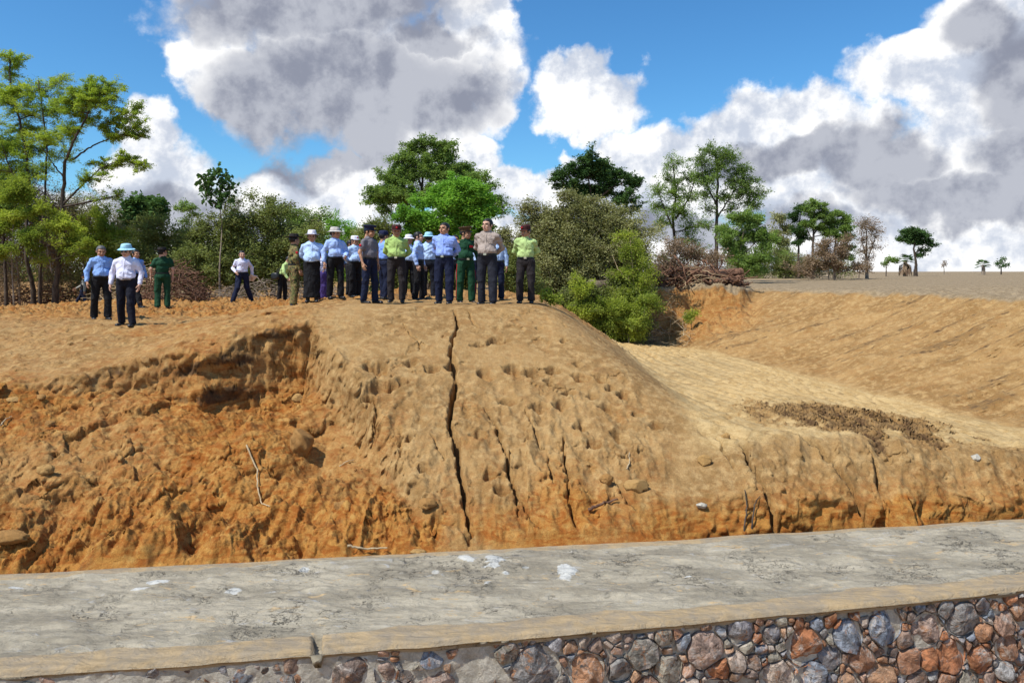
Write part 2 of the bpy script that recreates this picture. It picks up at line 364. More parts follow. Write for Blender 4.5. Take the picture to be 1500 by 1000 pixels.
def build_terrain():
    inner = np.arange(-90, 1592, 1.5); lft = -90-np.cumsum(np.geomspace(3, 120, 42)); rgt = 1590+np.cumsum(np.geomspace(3, 120, 42))
    U = np.concatenate([lft[::-1], inner, rgt]); a = (U-750)/FPX
    y0 = np.full(U.shape, 9.0)
    for _ in range(30): y0 = .5*y0+.5*(yb(a*y0)-.2)
    tt = np.concatenate([np.arange(0, 7.6, .0145), 7.6+np.cumsum(np.linspace(.0145, .06, 420)), 0*np.arange(0)])
    end = tt[-1]; tt = np.concatenate([tt, end+np.cumsum(np.geomspace(.07, 60, 110))])
    Y = y0[None, :]+tt[:, None]; X = a[None, :]*Y
    nr, nc = Y.shape
    z, s, sd, pit = base_h(X, Y)
    X = X.astype(np.float32); Y = Y.astype(np.float32)
    near = sst(34, 26, Y)
    # masks
    xt = np.interp(Y, [8, 10, 12, 14, 16.5, 22, 26, 30], [11.5, 10.7, 9.9, 9.0, 8.1, 7.1, 5.2, 4.5])
    chan = sst(2.2, 3.2, X)*sst(.3, -.4, X-xt)*sst(26, 24, Y)*sst(.9, 1.6, s)
    bank = sst(-.2, .4, X-xt)*sst(-.62, -.75, z)*near*(X > 3)
    field = sst(-.8, -.64, z)*(X > 3.5)
    mound = (1-pit)*sst(2.6, 1.6, X)*sst(-8.4, -5, X)
    leftup = (1-pit)*sst(-3, -4, X)
    foot = sst(2.0, .3, s+.7*fbm(X*.8, Y*.3, 3, 31))
    # relief
    f1 = fbm(X*2.2, Y*2.2, 5, 33, .55); f2 = fbm(X*9, Y*9, 4, 34, .6)
    crisp = np.abs(fbm(X*13, Y*13, 3, 85, .6)); d0 = 0
    rough = .25+.75*sst(-.1, .5, fbm(X*.7, Y*.7, 3, 35))
    d = .010*f2*near*(.6+rough)
    w1, r1 = worley(X*4.5+.5*f1, Y*4.5, 1); w2, r2 = worley(X*11, Y*11+.5*f1, 2); w3, _ = worley(X*26, Y*26, 3)
    lump = (.055*sst(.55, .1, w1)*(r1 > .45)+.03*sst(.5, .08, w2)*(r2 > .35))
    d += pit*(.13*f1+.10*sst(.05, .12, fbm(X*1.1, Y*1.1, 4, 88))*(1-foot)+.05*fbm(X*4.5, Y*4.5, 4, 87, .6)+.55*lump*(.5+rough)+.014*sst(.5, .1, w3)*(fbm(X*2, Y*2, 3, 89) > 0))
    rib = fbm(X*1.9+.25*fbm(X, Y*2, 2, 36), Y*.35, 4, 37, .55)
    rid = 1-np.abs(rib)*2.6
    d += pit*foot*(.20*rid-.06+.10*f1)*sst(0, .25, s)
    d += pit*(1-foot)*.05*(1-np.abs(fbm(X*1.2+Y*.9, Y*1.2-X*.3, 4, 38))*3)
    # mound front: compacted, gentle ribs running down the slope, broken crust low down
    low = sst(4.2, 1.6, s+.5*fbm(X*.7, Y*.7, 2, 40))*mound
    tread = fbm(X*3.2, Y*.8, 4, 41)
    d += mound*(.016*f1+.012*tread+.012*sst(.15,.25,fbm(X*3.5,Y*3.5,5,64,.6))*low)+low*(.05*f1+.045*(1-np.abs(fbm(X*3.3, Y*1.3, 4, 42))*3)+.5*lump*sst(0, .5, fbm(X*1.1, Y*1.1, 3, 43)))
    ridge = sst(3.4, 2.2, np.abs(s-3.2)+.6*fbm(X, Y, 2, 44)*2)*mound*sst(-2.9, -2.2, X)
    d += -.045*sst(.22, .30, fbm(X*2.4, Y*2.2, 5, 45, .62))*ridge*.6
    # front right scarp
    sc = sst(2.4, 3.6, X)*sst(1.9, .9, s)
    d += sc*(.10*f1+.045*(1-np.abs(fbm(X*2.2-Y*.9, Y*.6, 4, 46))*3)+.6*lump)
    under = sst(.42+.3*vn(X*1.3, X*0, 3), .12, s)*sst(1.2, 3, X)
    d -= under*.48*(fbm(X*.9, X*0, 3, 47) > -.05)*sst(0, .1, s)
    # channel floor: tyre tracks
    tr = X-xt*.85+.10*np.sin(Y*.4)
    lane = sst(.1, .5, np.sin(tr*5.2))
    rutw = .5+.5*np.sin(tr*15+1.2*fbm(X*.6, Y*.5, 3, 48)); rgate = .35+.65*sst(-.15, .1, fbm(X*.5-Y*.2, Y*.25, 3, 49))
    d += chan*(.10*(rutw-.5)*rgate+.030*np.sin(Y*16+5*tr)*lane+.018*f1-.02*lane)
    dig = sst(.35, -.1, np.hypot((X-5.7-.1*(Y-13))/2.0, (Y-12.8)/1.75)-.75+.35*f1+.25*f2)
    dig = dig*(X > 2.9)
    d += dig*(.13*f1+.8*lump+.05*sst(.5, .1, w3))
    for cx, cy, rr in ((5.0, 13.1, .62), (6.3, 13.3, .6)):
        q = np.hypot((X-cx)/rr, (Y-cy)/rr*.8); d -= .10*np.exp(-((q-.8)/.22)**2)*dig*.8
    # right bank: diagonal scrape marks
    sm = fbm(X*.45+Y*.1, Y*4.5+X*.3, 5, 50, .62)
    d += bank*(.075*sm+.03*f1+.05*(1-np.abs(fbm(X*.4, Y*1.8, 3, 51))*3)*.6+.5*lump*(r1 > .7))
    lip = np.exp(-((z+.66)/.07)**2)*(X > 7)*near
    d += lip*(.05*f1+.05)
    # worn end of the bank
    en = sst(2.6, .9, np.hypot(X-7.0, (Y-27.0)*.8))
    d += en*(.25*f1+.12*(1-np.abs(fbm(X*1.8, Y*.8, 3, 52))*3))
    d += field*near*(.02*f1+.012*np.sin(Y*5.2-X*1.4+fbm(X*.3, Y*.3, 2, 53)*2)) + field*sst(150, 60, Y)*.03*f1
    d += leftup*near*(.035*f1+.5*lump*(r1 > .6)+.03*fbm(X*.6+Y*1.2, Y*3.5-X*.8, 4, 54))
    rut = leftup*sst(20, 15, Y)*near
    d += rut*.035*np.sin((Y*1.0+X*.18)*9+3*fbm(X*.25, Y*.5, 3, 55))*sst(-.1, .4, fbm(X*.4, Y*.8, 3, 56))
    back = sst(17, 19, Y)*near*(X < 3)*(X > -24)
    d += back*(.05*f1+.9*lump)
    scarp = sst(.32, 0, np.abs(sd))*sst(.05, .4, s)
    d += scarp*(.09*f1+.06*(1-np.abs(fbm(X*3.5, Y*3.5, 3, 57))*3))*sst(-9, -7, X)
    z = z+d
    z = np.where(s < .12, np.minimum(z, np.interp(s, [-.3, 0, .12], [-3.5, -3.36, -3.26])), z)
    steep = np.clip(np.abs(np.gradient(z, axis=0))/np.maximum(np.gradient(Y, axis=0), 1e-3)-.8, 0, 1.6)/1.6*near*sst(.1, .3, s)
    Ys = Y+steep*(.16*fbm(X*3.1, z*4.5, 4, 81, .6)-.05*sst(.55, .1, worley(X*6, z*9, 7)[0])); Xs = X+steep*.06*fbm(X*5, z*6, 3, 82)
    # cracks and footprints are cut into the ground
    crackm = np.zeros(z.shape, np.float32)
    for pts, wd, dep in CRACKS:
        if wd < .034: wd *= 1.35; dep *= 1.4
        W_ = [hit(*p) for p in pts]; Q = []
        for i in range(len(W_)-1):
            for q in np.linspace(0, 1, 7)[:-1]: Q.append(W_[i]*(1-q)+W_[i+1]*q)
        Q.append(W_[-1]); Q = np.array(Q); jit = rng.normal(0, .016, len(Q)); Q[:, 0] += jit
        x0, x1, q0, q1 = Q[:, 0].min()-.3, Q[:, 0].max()+.3, Q[:, 1].min()-.3, Q[:, 1].max()+.3
        m_ = (X > x0) & (X < x1) & (Y > q0) & (Y < q1); xs = X[m_]; ys = Y[m_]; dd = np.full(xs.shape, 9.0); al = np.zeros(xs.shape)
        for i in range(len(Q)-1):
            ex, ey = Q[i+1, 0]-Q[i, 0], Q[i+1, 1]-Q[i, 1]
            w_ = np.clip(((xs-Q[i, 0])*ex+(ys-Q[i, 1])*ey)/(ex*ex+ey*ey+1e-9), 0, 1)
            r_ = np.hypot(xs-Q[i, 0]-w_*ex, ys-Q[i, 1]-w_*ey); k_ = r_ < dd; dd = np.where(k_, r_, dd); al = np.where(k_, i/len(Q), al)
        ww = wd*(.55+.75*np.abs(vn(al*14, al*0, 61)))*np.sin(np.clip(al*.94+.04, 0, 1)*pi)**.5
        cv = sst(1.3, .55, dd/(ww+1e-4)); z[m_] -= dep*cv; z[m_] += .018*np.exp(-((dd-ww*1.6)/.04)**2)*vn(xs*9, ys*9, 5)
        crackm[m_] = np.maximum(crackm[m_], cv)
    holem = np.zeros(z.shape, np.float32)
    for (u, v, wu, wv) in HOLES:
        h = hit(u, v); px = h[1]/FPX; rx = wu*px*.5; ry = max(wv*px*1.1, .07)
        m_ = (np.abs(X-h[0]) < rx*2.2) & (np.abs(Y-h[1]) < ry*2.2)
        if not m_.any(): continue
        xs = X[m_]; ys = Y[m_]; an = rng.normal(0, .35); dx, dy = xs-h[0], ys-h[1]; dx, dy = dx*cos(an)+dy*sin(an), dy*cos(an)-dx*sin(an)
        q = np.maximum(np.hypot(dx/rx, dy/ry)*.85, .7*np.abs(dx/rx)+.7*np.abs(dy/ry))+.45*fbm(xs*8, ys*8, 3, int(u) % 40)
        target = h[2]-.05-.10*(dy/ry < 9)
        cv = sst(1.05, .72, q); z[m_] = z[m_]-cv*(.08+.12*np.clip(dy/ry+.4, 0, 1)); z[m_] += .012*np.exp(-((q-1.25)/.22)**2)*(dy < 0)
        holem[m_] = np.maximum(holem[m_], cv)
    # colour masks: r = orange laterite, g = dark earth, disturbed ruts and crack interiors, b = grey field soil
    R = pit*(.72+.35*foot+.5*fbm(X*.55, Y*.55, 4, 71))+leftup*(.25+.25*sst(0, .4, fbm(X*.5, Y*1.2, 3, 72)))+foot*mound*.42*sst(.3, -.1, fbm(X*.9, Y*.9, 3, 73))
    R += .12*bank+.10*mound-.12*chan+under*1.3+back*.30+sst(.9, .2, s)*(.3+.3*sst(-1, 2, X))+dig*.15+holem*.25+en*.42+sst(1.2, .7, np.hypot((X+4.75)/.62, (Y-14.3)/.55))*.5+scarp*pit*.2
    R += .35*low*sst(.1, .5, fbm(X*1.4, Y*1.4, 3, 74))
    Gm = scarp*sst(-7.4, -6.8, X)*sst(11.2, 12.0, Y)*(X < -3.35)*(.12+.55*sst(-.05, .3, fbm(X*1.5, z*5, 4, 86)))+dig*.46+chan*.42*sst(.5, .15, rutw)*rgate+.4*sc*sst(.0, .5, fbm(X*1.2, Y*1.2, 3, 75))*sst(.6, 1.2, s)+crackm*.5+lip*.25
    Gm += .22*pit*sst(.1, .5, fbm(X*.9+4, Y*.9, 3, 76))*(1-foot)+bank*.5*sst(.05, .4, sm)+ .5*back*sst(.2, .5, fbm(X*.4, Y*.4, 2, 78))
    Bm = field*.8-.85*chan*(1-dig)+mound*(.10+.15*sst(0, .5, fbm(X*.8, Y*.5, 3, 77)))+bank*.10+(far_ := sst(30, 40, Y))*.3*(X < 3)
    V = np.stack([Xs, Ys, z], -1).reshape(-1, 3)
    o = mk('ground', V, gridfaces(nr, nc), M_soil, None, True, {'mask': np.stack([R, Gm, Bm], -1).reshape(-1, 3)})
    tag(o, kind='structure')
    return (U, Y, z)
TER = build_terrain()
def th(x, y):
    """height of the finished ground (nearest grid vertices)"""
    U, Y, z = TER; u = 750+FPX*x/y; j = int(np.clip(np.searchsorted(U, u), 1, len(U)-1))
    i = int(np.clip(np.searchsorted(Y[:, j], y), 2, Y.shape[0]-3)); return float(np.median(z[i-2:i+3, max(j-2, 0):j+3]))
def at(u, y):
    x = (u-750)*y/FPX; return np.array([x, y, th(x, y)])
def Wp(u, v, y): return np.array([(u-750)*y/FPX, y, (HV-v)*y/FPX])
def hitf(u, v):
    h = hit(u, v); return np.array([h[0], h[1], th(h[0], h[1])])

# ground below the wall on the camera's side
gx, gy = np.meshgrid(np.linspace(-60, 60, 200), np.concatenate([np.linspace(-60, 0, 40), np.linspace(.3, 9.5, 60)]))
gy2 = np.minimum(gy, yf(gx)+.3); gz = -5.2+.1*fbm(gx*.5, gy*.5, 4, 80)
o = mk('forecourt_ground', np.stack([gx, gy2, gz], -1).reshape(-1, 3), gridfaces(*gx.shape), M_soil, None, True, {'mask': np.tile([.3, .1, .2], (gx.size, 1))}); tag(o, kind='structure')

# ------------------------------------------------------------------ masonry wall with mortar capping
def cop_b(q, b):
    P = objco(q); a = attr(q, 'mask'); s = q.new('ShaderNodeSeparateColor'); q.l.new(a.outputs[0], s.inputs[0])
    Ps = q.scale(P, (.55, 1.5, 1)); n1 = q.noise(Ps, 1.6, 7, .66, .4); n2 = q.noise(P, 55, 4, .65)
    st = q.noise(q.v('ADD', q.scale(P, (1, 3.2, 1)), q.scale(q.noise(P, 2, 2, .5, col=True), (.6, .6, 0))), 3.4, 7, .72, .8)
    g = q.mix(q.mr(n1, .40, .60), (.265, .23, .17), (.40, .35, .262)); g = q.mix(q.mr(st, .56, .70, 0, .5), g, (.43, .44, .455))
    g = q.mix(q.mr(q.noise(Ps, 5, 5, .7, 1), .58, .68), g, (.47, .34, .19))
    tn = q.mix(q.mr(q.noise(P, 5, 6, .7, .6), .35, .65), (.42, .305, .17), (.31, .25, .175))
    c = q.mix(q.mr(q.m('MULTIPLY_ADD', q.m('SUBTRACT', n1, .5), .8, s.outputs[0]), .35, .6), g, tn)
    c = q.mix(q.mr(q.m('MULTIPLY_ADD', q.m('SUBTRACT', n1, .5), .9, s.outputs[1]), .4, .62), c, (.52, .51, .47))
    v = q.new('ShaderNodeTexVoronoi', feature='DISTANCE_TO_EDGE'); v.inputs['Scale'].default_value = 4.6
    q.put(v.inputs['Vector'], q.v('ADD', q.scale(P, (.8, 2.1, 1)), q.scale(q.noise(P, 4.5, 5, .7, col=True), (1.0, 1.0, 0))))
    cr = q.mr(v.outputs[0], 0.004, .035, 0, 1); gate = q.mr(q.noise(P, 1.7, 4, .7), .49, .60)
    gate = q.m('MULTIPLY', gate, q.mr(s.outputs[0], .2, .5, 1, 0))
    crk = q.m('SUBTRACT', 1, q.m('MULTIPLY', q.m('SUBTRACT', 1, cr), gate))
    pit = q.mr(q.noise(q.scale(P, (1, 2.4, 1)), 13, 4, .7, .6), .62, .67, 1, 0)
    crk = q.m('MINIMUM', crk, q.m('MAXIMUM', pit, q.m('SUBTRACT', 1, gate)))
    c = q.mix(1.0, c, q.mr(crk, 0, 1, .38, 1), 'MULTIPLY'); c = q.mix(1.0, c, q.m('ADD', .8, q.m('MULTIPLY', n2, .4)), 'MULTIPLY')
    q.put(b.inputs['Base Color'], c)
    h = q.m('ADD', q.m('MULTIPLY', crk, .5), q.m('ADD', q.m('MULTIPLY', st, 1.6), q.m('MULTIPLY', n2, .25)))
    bump(q, b, h, .03, .9)
M_cop = mat('mortar_capping', rough=.85, build=cop_b, spec=.25)
def stone_b(q, b):
    P = objco(q); a = attr(q, 'mask').outputs[0]; n = q.noise(P, 9, 7, .7, .8); n2 = q.noise(P, 38, 5, .7); w = q.noise(P, 5, 6, .72, 1.4)
    c = q.mix(q.mr(n, .35, .65), q.mix(.6, a, (0, 0, 0)), a); c = q.mix(q.mr(n, .45, .6), c, a)
    c = q.mix(q.mr(w, .50, .66), c, (.47, .41, .36)); c = q.mix(q.mr(q.noise(P, 6, 6, .75, 1.5), .53, .66), c, (.36, .18, .09)); c = q.mix(q.mr(q.noise(P, 11, 6, .75, 1), .56, .64), c, (.10, .085, .075))
    c = q.mix(1.0, c, q.m('ADD', .6, q.m('MULTIPLY', n2, .8)), 'MULTIPLY')
    q.put(b.inputs['Base Color'], c); bump(q, b, q.m('ADD', q.m('MULTIPLY', q.m('ABSOLUTE', q.m('SUBTRACT', w, .5)), 2.0), q.m('MULTIPLY', n2, .4)), .035, 1.0)
M_stone = mat('rubble_stone', rough=.85, build=stone_b, spec=.3)
def mort_b(q, b):
    P = objco(q); n = q.noise(P, 7, 7, .7, .6); n2 = q.noise(P, 45, 5, .75)
    c = q.mix(q.mr(n, .35, .65), (.34, .31, .255), (.54, .50, .42)); c = q.mix(1.0, c, q.m('ADD', .5, n2), 'MULTIPLY')
    q.put(b.inputs['Base Color'], c); bump(q, b, q.m('ADD', n, q.m('MULTIPLY', n2, .4)), .025, 1.0)
M_mort = mat('wall_mortar', rough=.9, build=mort_b, spec=.2)
wall = empty('stone_wall', (0, float(yf(0)), -5.2))
tag(wall, 'rubble stone retaining wall with a broad grey mortar top running across the foreground', 'wall')
def wparent(o): o.parent = wall; o.matrix_parent_inverse.identity(); o.location = (0, -float(yf(0)), 5.2); return o
NXC = 1500; xs = np.linspace(-13, 14, NXC)
ws = np.concatenate([np.linspace(0, .14, 5)[:-1]*0-1, np.linspace(0, 1, 210)])
rows = []
g_yf, g_yb = yf(xs)+.02*fbm(xs*2.5, xs*0, 4, 91), yb(xs)+.025*fbm(xs*1.8, xs*0, 4, 92)
wv = np.linspace(0, 1, 210)
Xc = np.repeat(xs[None], 210, 0); Yc = g_yf[None]*(1-wv[:, None])+g_yb[None]*wv[:, None]
fy = (Yc-g_yf[None]); by = (g_yb[None]-Yc)
n1 = fbm(Xc*1.3, Yc*2.6, 5, 93, .55); n2 = fbm(Xc*5, Yc*9, 4, 94, .6)
strip = sst(.36, .24, fy+.14*n1)+sst(.20, .08, by+.08*n1)
plate = np.floor((fbm(Xc*1.5, Yc*3.0, 5, 95, .6)+1)*7)/7
Zc = ZC+(1-np.clip(strip, 0, 1))*(.03*n1+.010*n2+.05*(plate-1)-.005)+np.clip(strip, 0, 1)*(.012*n1+.003*n2)
Zc -= .05*sst(.05, 0, fy)**2+.04*sst(.05, 0, by)**2
hx, hy = Wp(465, 930, 1)[0], 0
nt = (465-750)/FPX; notch = sst(.05, .03, np.abs(Xc-nt*Yc)+.01*n2)*sst(.34, .28, fy); Zc -= .10*notch
wh = np.zeros(Xc.shape)
WH = [(725,825,20,9),(684,820,16,6),(832,833,14,8),(712,857,14,8),(770,832,16,4),(445,832,9,4),(205,866,24,7),(230,848,14,4),(830,843,12,5),(1010,845,12,3),(640,836,12,3),(400,850,10,4),(500,836,8,3),(560,848,14,3),(20,858,14,3),(740,838,10,4),(345,862,14,5)]
for (u, v, ru, rv) in WH:
    yy = 1100*3.3/(v-400); xx = (u-750)*yy/FPX; rx = ru*yy/FPX; ry = rv*yy*yy/(FPX*3.3)
    q = np.hypot((Xc-xx)/rx, (Yc-yy)/ry)+.9*n2+.5*n1; wh = np.maximum(wh, sst(1.15, .3, q)*(1 if (u, v) in ((725, 825), (684, 820), (832, 833), (230, 848)) else .62)); Zc += .022*sst(1.1, .2, q)*(rv > 5)+.008*sst(1.1, .3, q)+.02*n2*sst(1.1,.5,q)
sk = lambda dz, dy, src: (Xc[src], Yc[src]+dy, np.full(NXC, ZC+dz)+.01*fbm(xs*6, xs*0+dz*9, 3, 96))
rowsX = [Xc[0]]*3; F0 = [sk(-.095, .035, 0), sk(-.065, .010, 0), sk(-.035, -.004, 0)]; B0 = [sk(-.06, .0, -1), sk(-.4, .01, -1)]
X2 = np.concatenate([[f[0] for f in F0], Xc, [f[0] for f in B0]]); Y2 = np.concatenate([[f[1] for f in F0], Yc, [f[1] for f in B0]]); Z2 = np.concatenate([[f[2] for f in F0], Zc, [f[2] for f in B0]])
pad = lambda A, v0=0: np.concatenate([np.full((3, NXC), v0), A, np.full((2, NXC), 0)])
msk = np.stack([pad(np.clip(strip-notch, 0, 1), .2), pad(wh+.25*sst(.04, 0, fy)), pad(wh*0)], -1).reshape(-1, 3)
wparent(mk('mortar_capping', np.stack([X2, Y2, Z2], -1).reshape(-1, 3), gridfaces(*X2.shape), M_cop, wall, True, {'mask': msk}))
# mortar bed
bx, bz = np.meshgrid(np.linspace(-13, 14, 1300), np.linspace(-5.4, ZC-.045, 110))
byy = yf(bx)+.068+.022*fbm(bx*7, bz*7, 5, 97, .6)+.015*fbm(bx*2, bz*2, 3, 98)-.045*(sst(1, -3, bx))
byy = np.maximum(byy, yf(bx)+.0)
wparent(mk('mortar_bed', np.stack([bx, byy, bz], -1).reshape(-1, 3), gridfaces(*bx.shape), M_mort, wall, True))
# stones: cells of a power diagram in the wall face
def stones():
    R = random.Random(5); pts = []
    def ok(x, z, r):
        return all(((x-p[0])/1.1)**2+(z-p[1])**2 > (.76*(r+p[2]))**2 for p in pts[-1400:])
    fixed = [(Wp(1300,920,1),.19),(Wp(1360,925,1),.19),(Wp(1415,910,1),.19),(Wp(1245,935,1),.17),(Wp(1180,950,1),.2),(Wp(1035,955,1),.19),(Wp(1087,928,1),.14),(Wp(1133,932,1),.1),(Wp(1475,915,1),.14),
             (Wp(695,980,1),.21),(Wp(785,985,1),.24),(Wp(1500,895,1),.14),(Wp(1335,972,1),.14),(Wp(980,985,1),.15),(Wp(860,985,1),.18),(Wp(910,985,1),.12)]
    for w, r in fixed:
        s_ = w[0]; y_ = 7
        for _ in range(20): y_ = float(yf(s_*y_))
        pts.append((s_*y_, w[2]*y_, r))
    for n, lo, hi in ((700, .13, .2), (2500, .085, .13), (5000, .055, .08), (9000, .035, .055)):
        for _ in range(n):
            x = R.uniform(-12.5, 13.5); r = R.uniform(lo, hi); z = R.uniform(-5.2, ZC-.06-r*.7)
            if ok(x, z, r): pts.append((x, z, r))
    A = np.array(pts); Vs, Fs, Cs = [], [], []; n = 0
    pal = [(.33,.17,.10),(.40,.22,.14),(.45,.28,.20),(.27,.26,.27),(.25,.28,.33),(.30,.29,.28),(.27,.19,.15),(.36,.15,.07),(.46,.37,.30),(.33,.30,.24),(.24,.18,.15),(.38,.20,.11),(.42,.25,.15)]
    for i, (x, z, r) in enumerate(pts):
        if R.random() < (.02 if x > 0 else .12): continue
        dx = (A[:, 0]-x); dz = A[:, 1]-z; D2 = dx*dx+dz*dz; nb = np.argsort(D2)[1:20]
        ro = R.uniform(-.45, .45); jt = lambda: R.uniform(.95, 1.3)*r; poly = [(a_*cos(ro)-b_*sin(ro), a_*sin(ro)+b_*cos(ro)) for a_, b_ in ((-jt(), -jt()), (jt(), -jt()), (jt(), jt()), (-jt(), jt()))]
        for j in nb:
            L = math.sqrt(D2[j]); nx, nz = dx[j]/L, dz[j]/L; c = (D2[j]+r*r-A[j, 2]**2)/(2*L)-.008
            newp = []
            for k in range(len(poly)):
                p, q = poly[k], poly[(k+1) % len(poly)]; sp_ = p[0]*nx+p[1]*nz-c; sq = q[0]*nx+q[1]*nz-c
                if sp_ <= 0: newp.append(p)
                if sp_*sq < 0:
                    t_ = sp_/(sp_-sq); newp.append((p[0]+(q[0]-p[0])*t_, p[1]+(q[1]-p[1])*t_))
            poly = newp
            if len(poly) < 3: break
        if len(poly) < 3: continue
        pg = np.array(poly); pg[:, 1] = np.minimum(pg[:, 1], ZC-.045-z); m_ = 28
        if np.ptp(pg[:, 1]) < .02: continue
        seg = np.linalg.norm(np.roll(pg, -1, 0)-pg, axis=1); cum = np.concatenate([[0], np.cumsum(seg)]); tt = np.linspace(0, cum[-1], m_, endpoint=False)
        cl = np.concatenate([pg, pg[:1]]); ring = np.stack([np.interp(tt, cum, cl[:, 0]), np.interp(tt, cum, cl[:, 1])], 1)
        ring = ring*.93+.035*(np.roll(ring, 1, 0)+np.roll(ring, -1, 0)); cen = ring.mean(0); ring = cen+(ring-cen)*(1+.07*vn(ring[:, :1]*14+i, ring[:, 1:]*14, 8))
        tilt = (R.gauss(0, .09), R.gauss(0, .10)); pr = R.uniform(.0, .02)+r*.09; V = []; pln = [(R.gauss(0, .30), R.gauss(0, .30), R.uniform(0, .25)*r) for _ in range(4)]
        for k, (s_, dep) in enumerate(((1.03, -.09), (1.02, -.012), (.98, .45), (.92, .85), (.6, .97), (.3, 1.0))):
            q = cen+(ring-cen)*s_; dd = dep if k < 2 else pr*dep*1.0
            hgt = dd+(0 if k < 2 else (q[:, 0]-cen[0])*tilt[0]+(q[:, 1]-cen[1])*tilt[1]+np.min([p_[0]*(q[:, 0]-cen[0])+p_[1]*(q[:, 1]-cen[1])+p_[2] for p_ in pln], 0)*.9+.05*r*vn(q[:, 0]*22+i*3, q[:, 1]*22, 11)+.08*r*vn(q[:, 0]*9+i, q[:, 1]*9, 12))
            V.append(np.stack([x+q[:, 0], np.zeros(m_)-hgt, z+q[:, 1]], 1))
        V = np.concatenate(V+[np.array([[x+cen[0], -pr-min(p_[2] for p_ in pln)*.9, z+cen[1]]])]); V[:, 1] += yf(V[:, 0])+.035
        V[:, 1] = np.maximum(V[:, 1], yf(V[:, 0])-.10)
        F = gridfaces(6, m_, True); L_ = 5*m_
        tri = np.stack([L_+np.arange(m_), L_+(np.arange(m_)+1) % m_, np.full(m_, 6*m_)], 1)
        Vs.append(V); Fs.append((F+n, tri+n)); n += len(V); c = np.array(R.choice(pal))*R.uniform(1.0, 1.5)
        if i == 0: c = np.array((.30, .35, .43))
        if i in (1, 5): c = np.array((.50, .36, .29))
        if x < 1.5 and R.random() < .4: c = c*.5+np.array((.3, .29, .27))*.5
        Cs.append(np.tile(c, (len(V), 1)))
    o = mk('stone_facing', np.concatenate(Vs), [np.concatenate([f[0] for f in Fs]), np.concatenate([f[1] for f in Fs])], M_stone, wall, False, {'mask': np.concatenate(Cs)})
    wparent(o)
stones()
# ------------------------------------------------------------------ vegetation
def sm_rand(n, r=rng):
    d = r.normal(size=(n, 3)); d /= np.linalg.norm(d, axis=1, keepdims=True); return d
def leaves_mesh(Pc, size, asp, flat, tint, r, ax=None):
    """rhombic leaves: centres Pc, half length size, aspect, flatness 0..1 (1 = horizontal)"""
    n = len(Pc); a = sm_rand(n, r); a[:, 2] *= (1-flat)
    if ax is not None: a = a*.6+ax
    a /= np.linalg.norm(a, axis=1, keepdims=True)+1e-9
    b = sm_rand(n, r); b[:, 2] *= (1-flat); b = b-(b*a).sum(1, keepdims=True)*a; b /= np.linalg.norm(b, axis=1, keepdims=True)+1e-9
    s = (size*r.uniform(.6, 1.3, n))[:, None]; a = a*s; b = b*s*asp
    V = np.stack([Pc-a, Pc-.15*a+b, Pc+a, Pc-.15*a-b], 1).reshape(-1, 3)
    return V, np.arange(4*n).reshape(n, 4), np.repeat(tint, 4)
def twigs_mesh(P0, P1, P2, r0, mb, sides=3, n=4):
    """many quadratic twigs at once"""
    m_ = len(P0); t_ = np.linspace(0, 1, n)[None, :, None]
    P = (1-t_)**2*P0[:, None]+2*t_*(1-t_)*P1[:, None]+t_**2*P2[:, None]
    T = np.gradient(P, axis=1); T /= np.linalg.norm(T, axis=2, keepdims=True)+1e-9
    A = np.cross(T, np.array([.3, .2, 1.0])); A /= np.linalg.norm(A, axis=2, keepdims=True)+1e-9; B = np.cross(T, A)
    th_ = np.arange(sides)/sides*2*pi; R = (np.asarray(r0).reshape(-1, 1)*np.linspace(1, .25, n)[None])[..., None, None]
    V = P[:, :, None]+R*(np.cos(th_)[:, None]*A[:, :, None]+np.sin(th_)[:, None]*B[:, :, None])
    base = gridfaces(n, sides, True); F = (base[None]+(np.arange(m_)*n*sides)[:, None, None]).reshape(-1, 4)
    mb.add(V.reshape(-1, 3), F, .5)
def rdy(y): return np.array([0, y, 0])
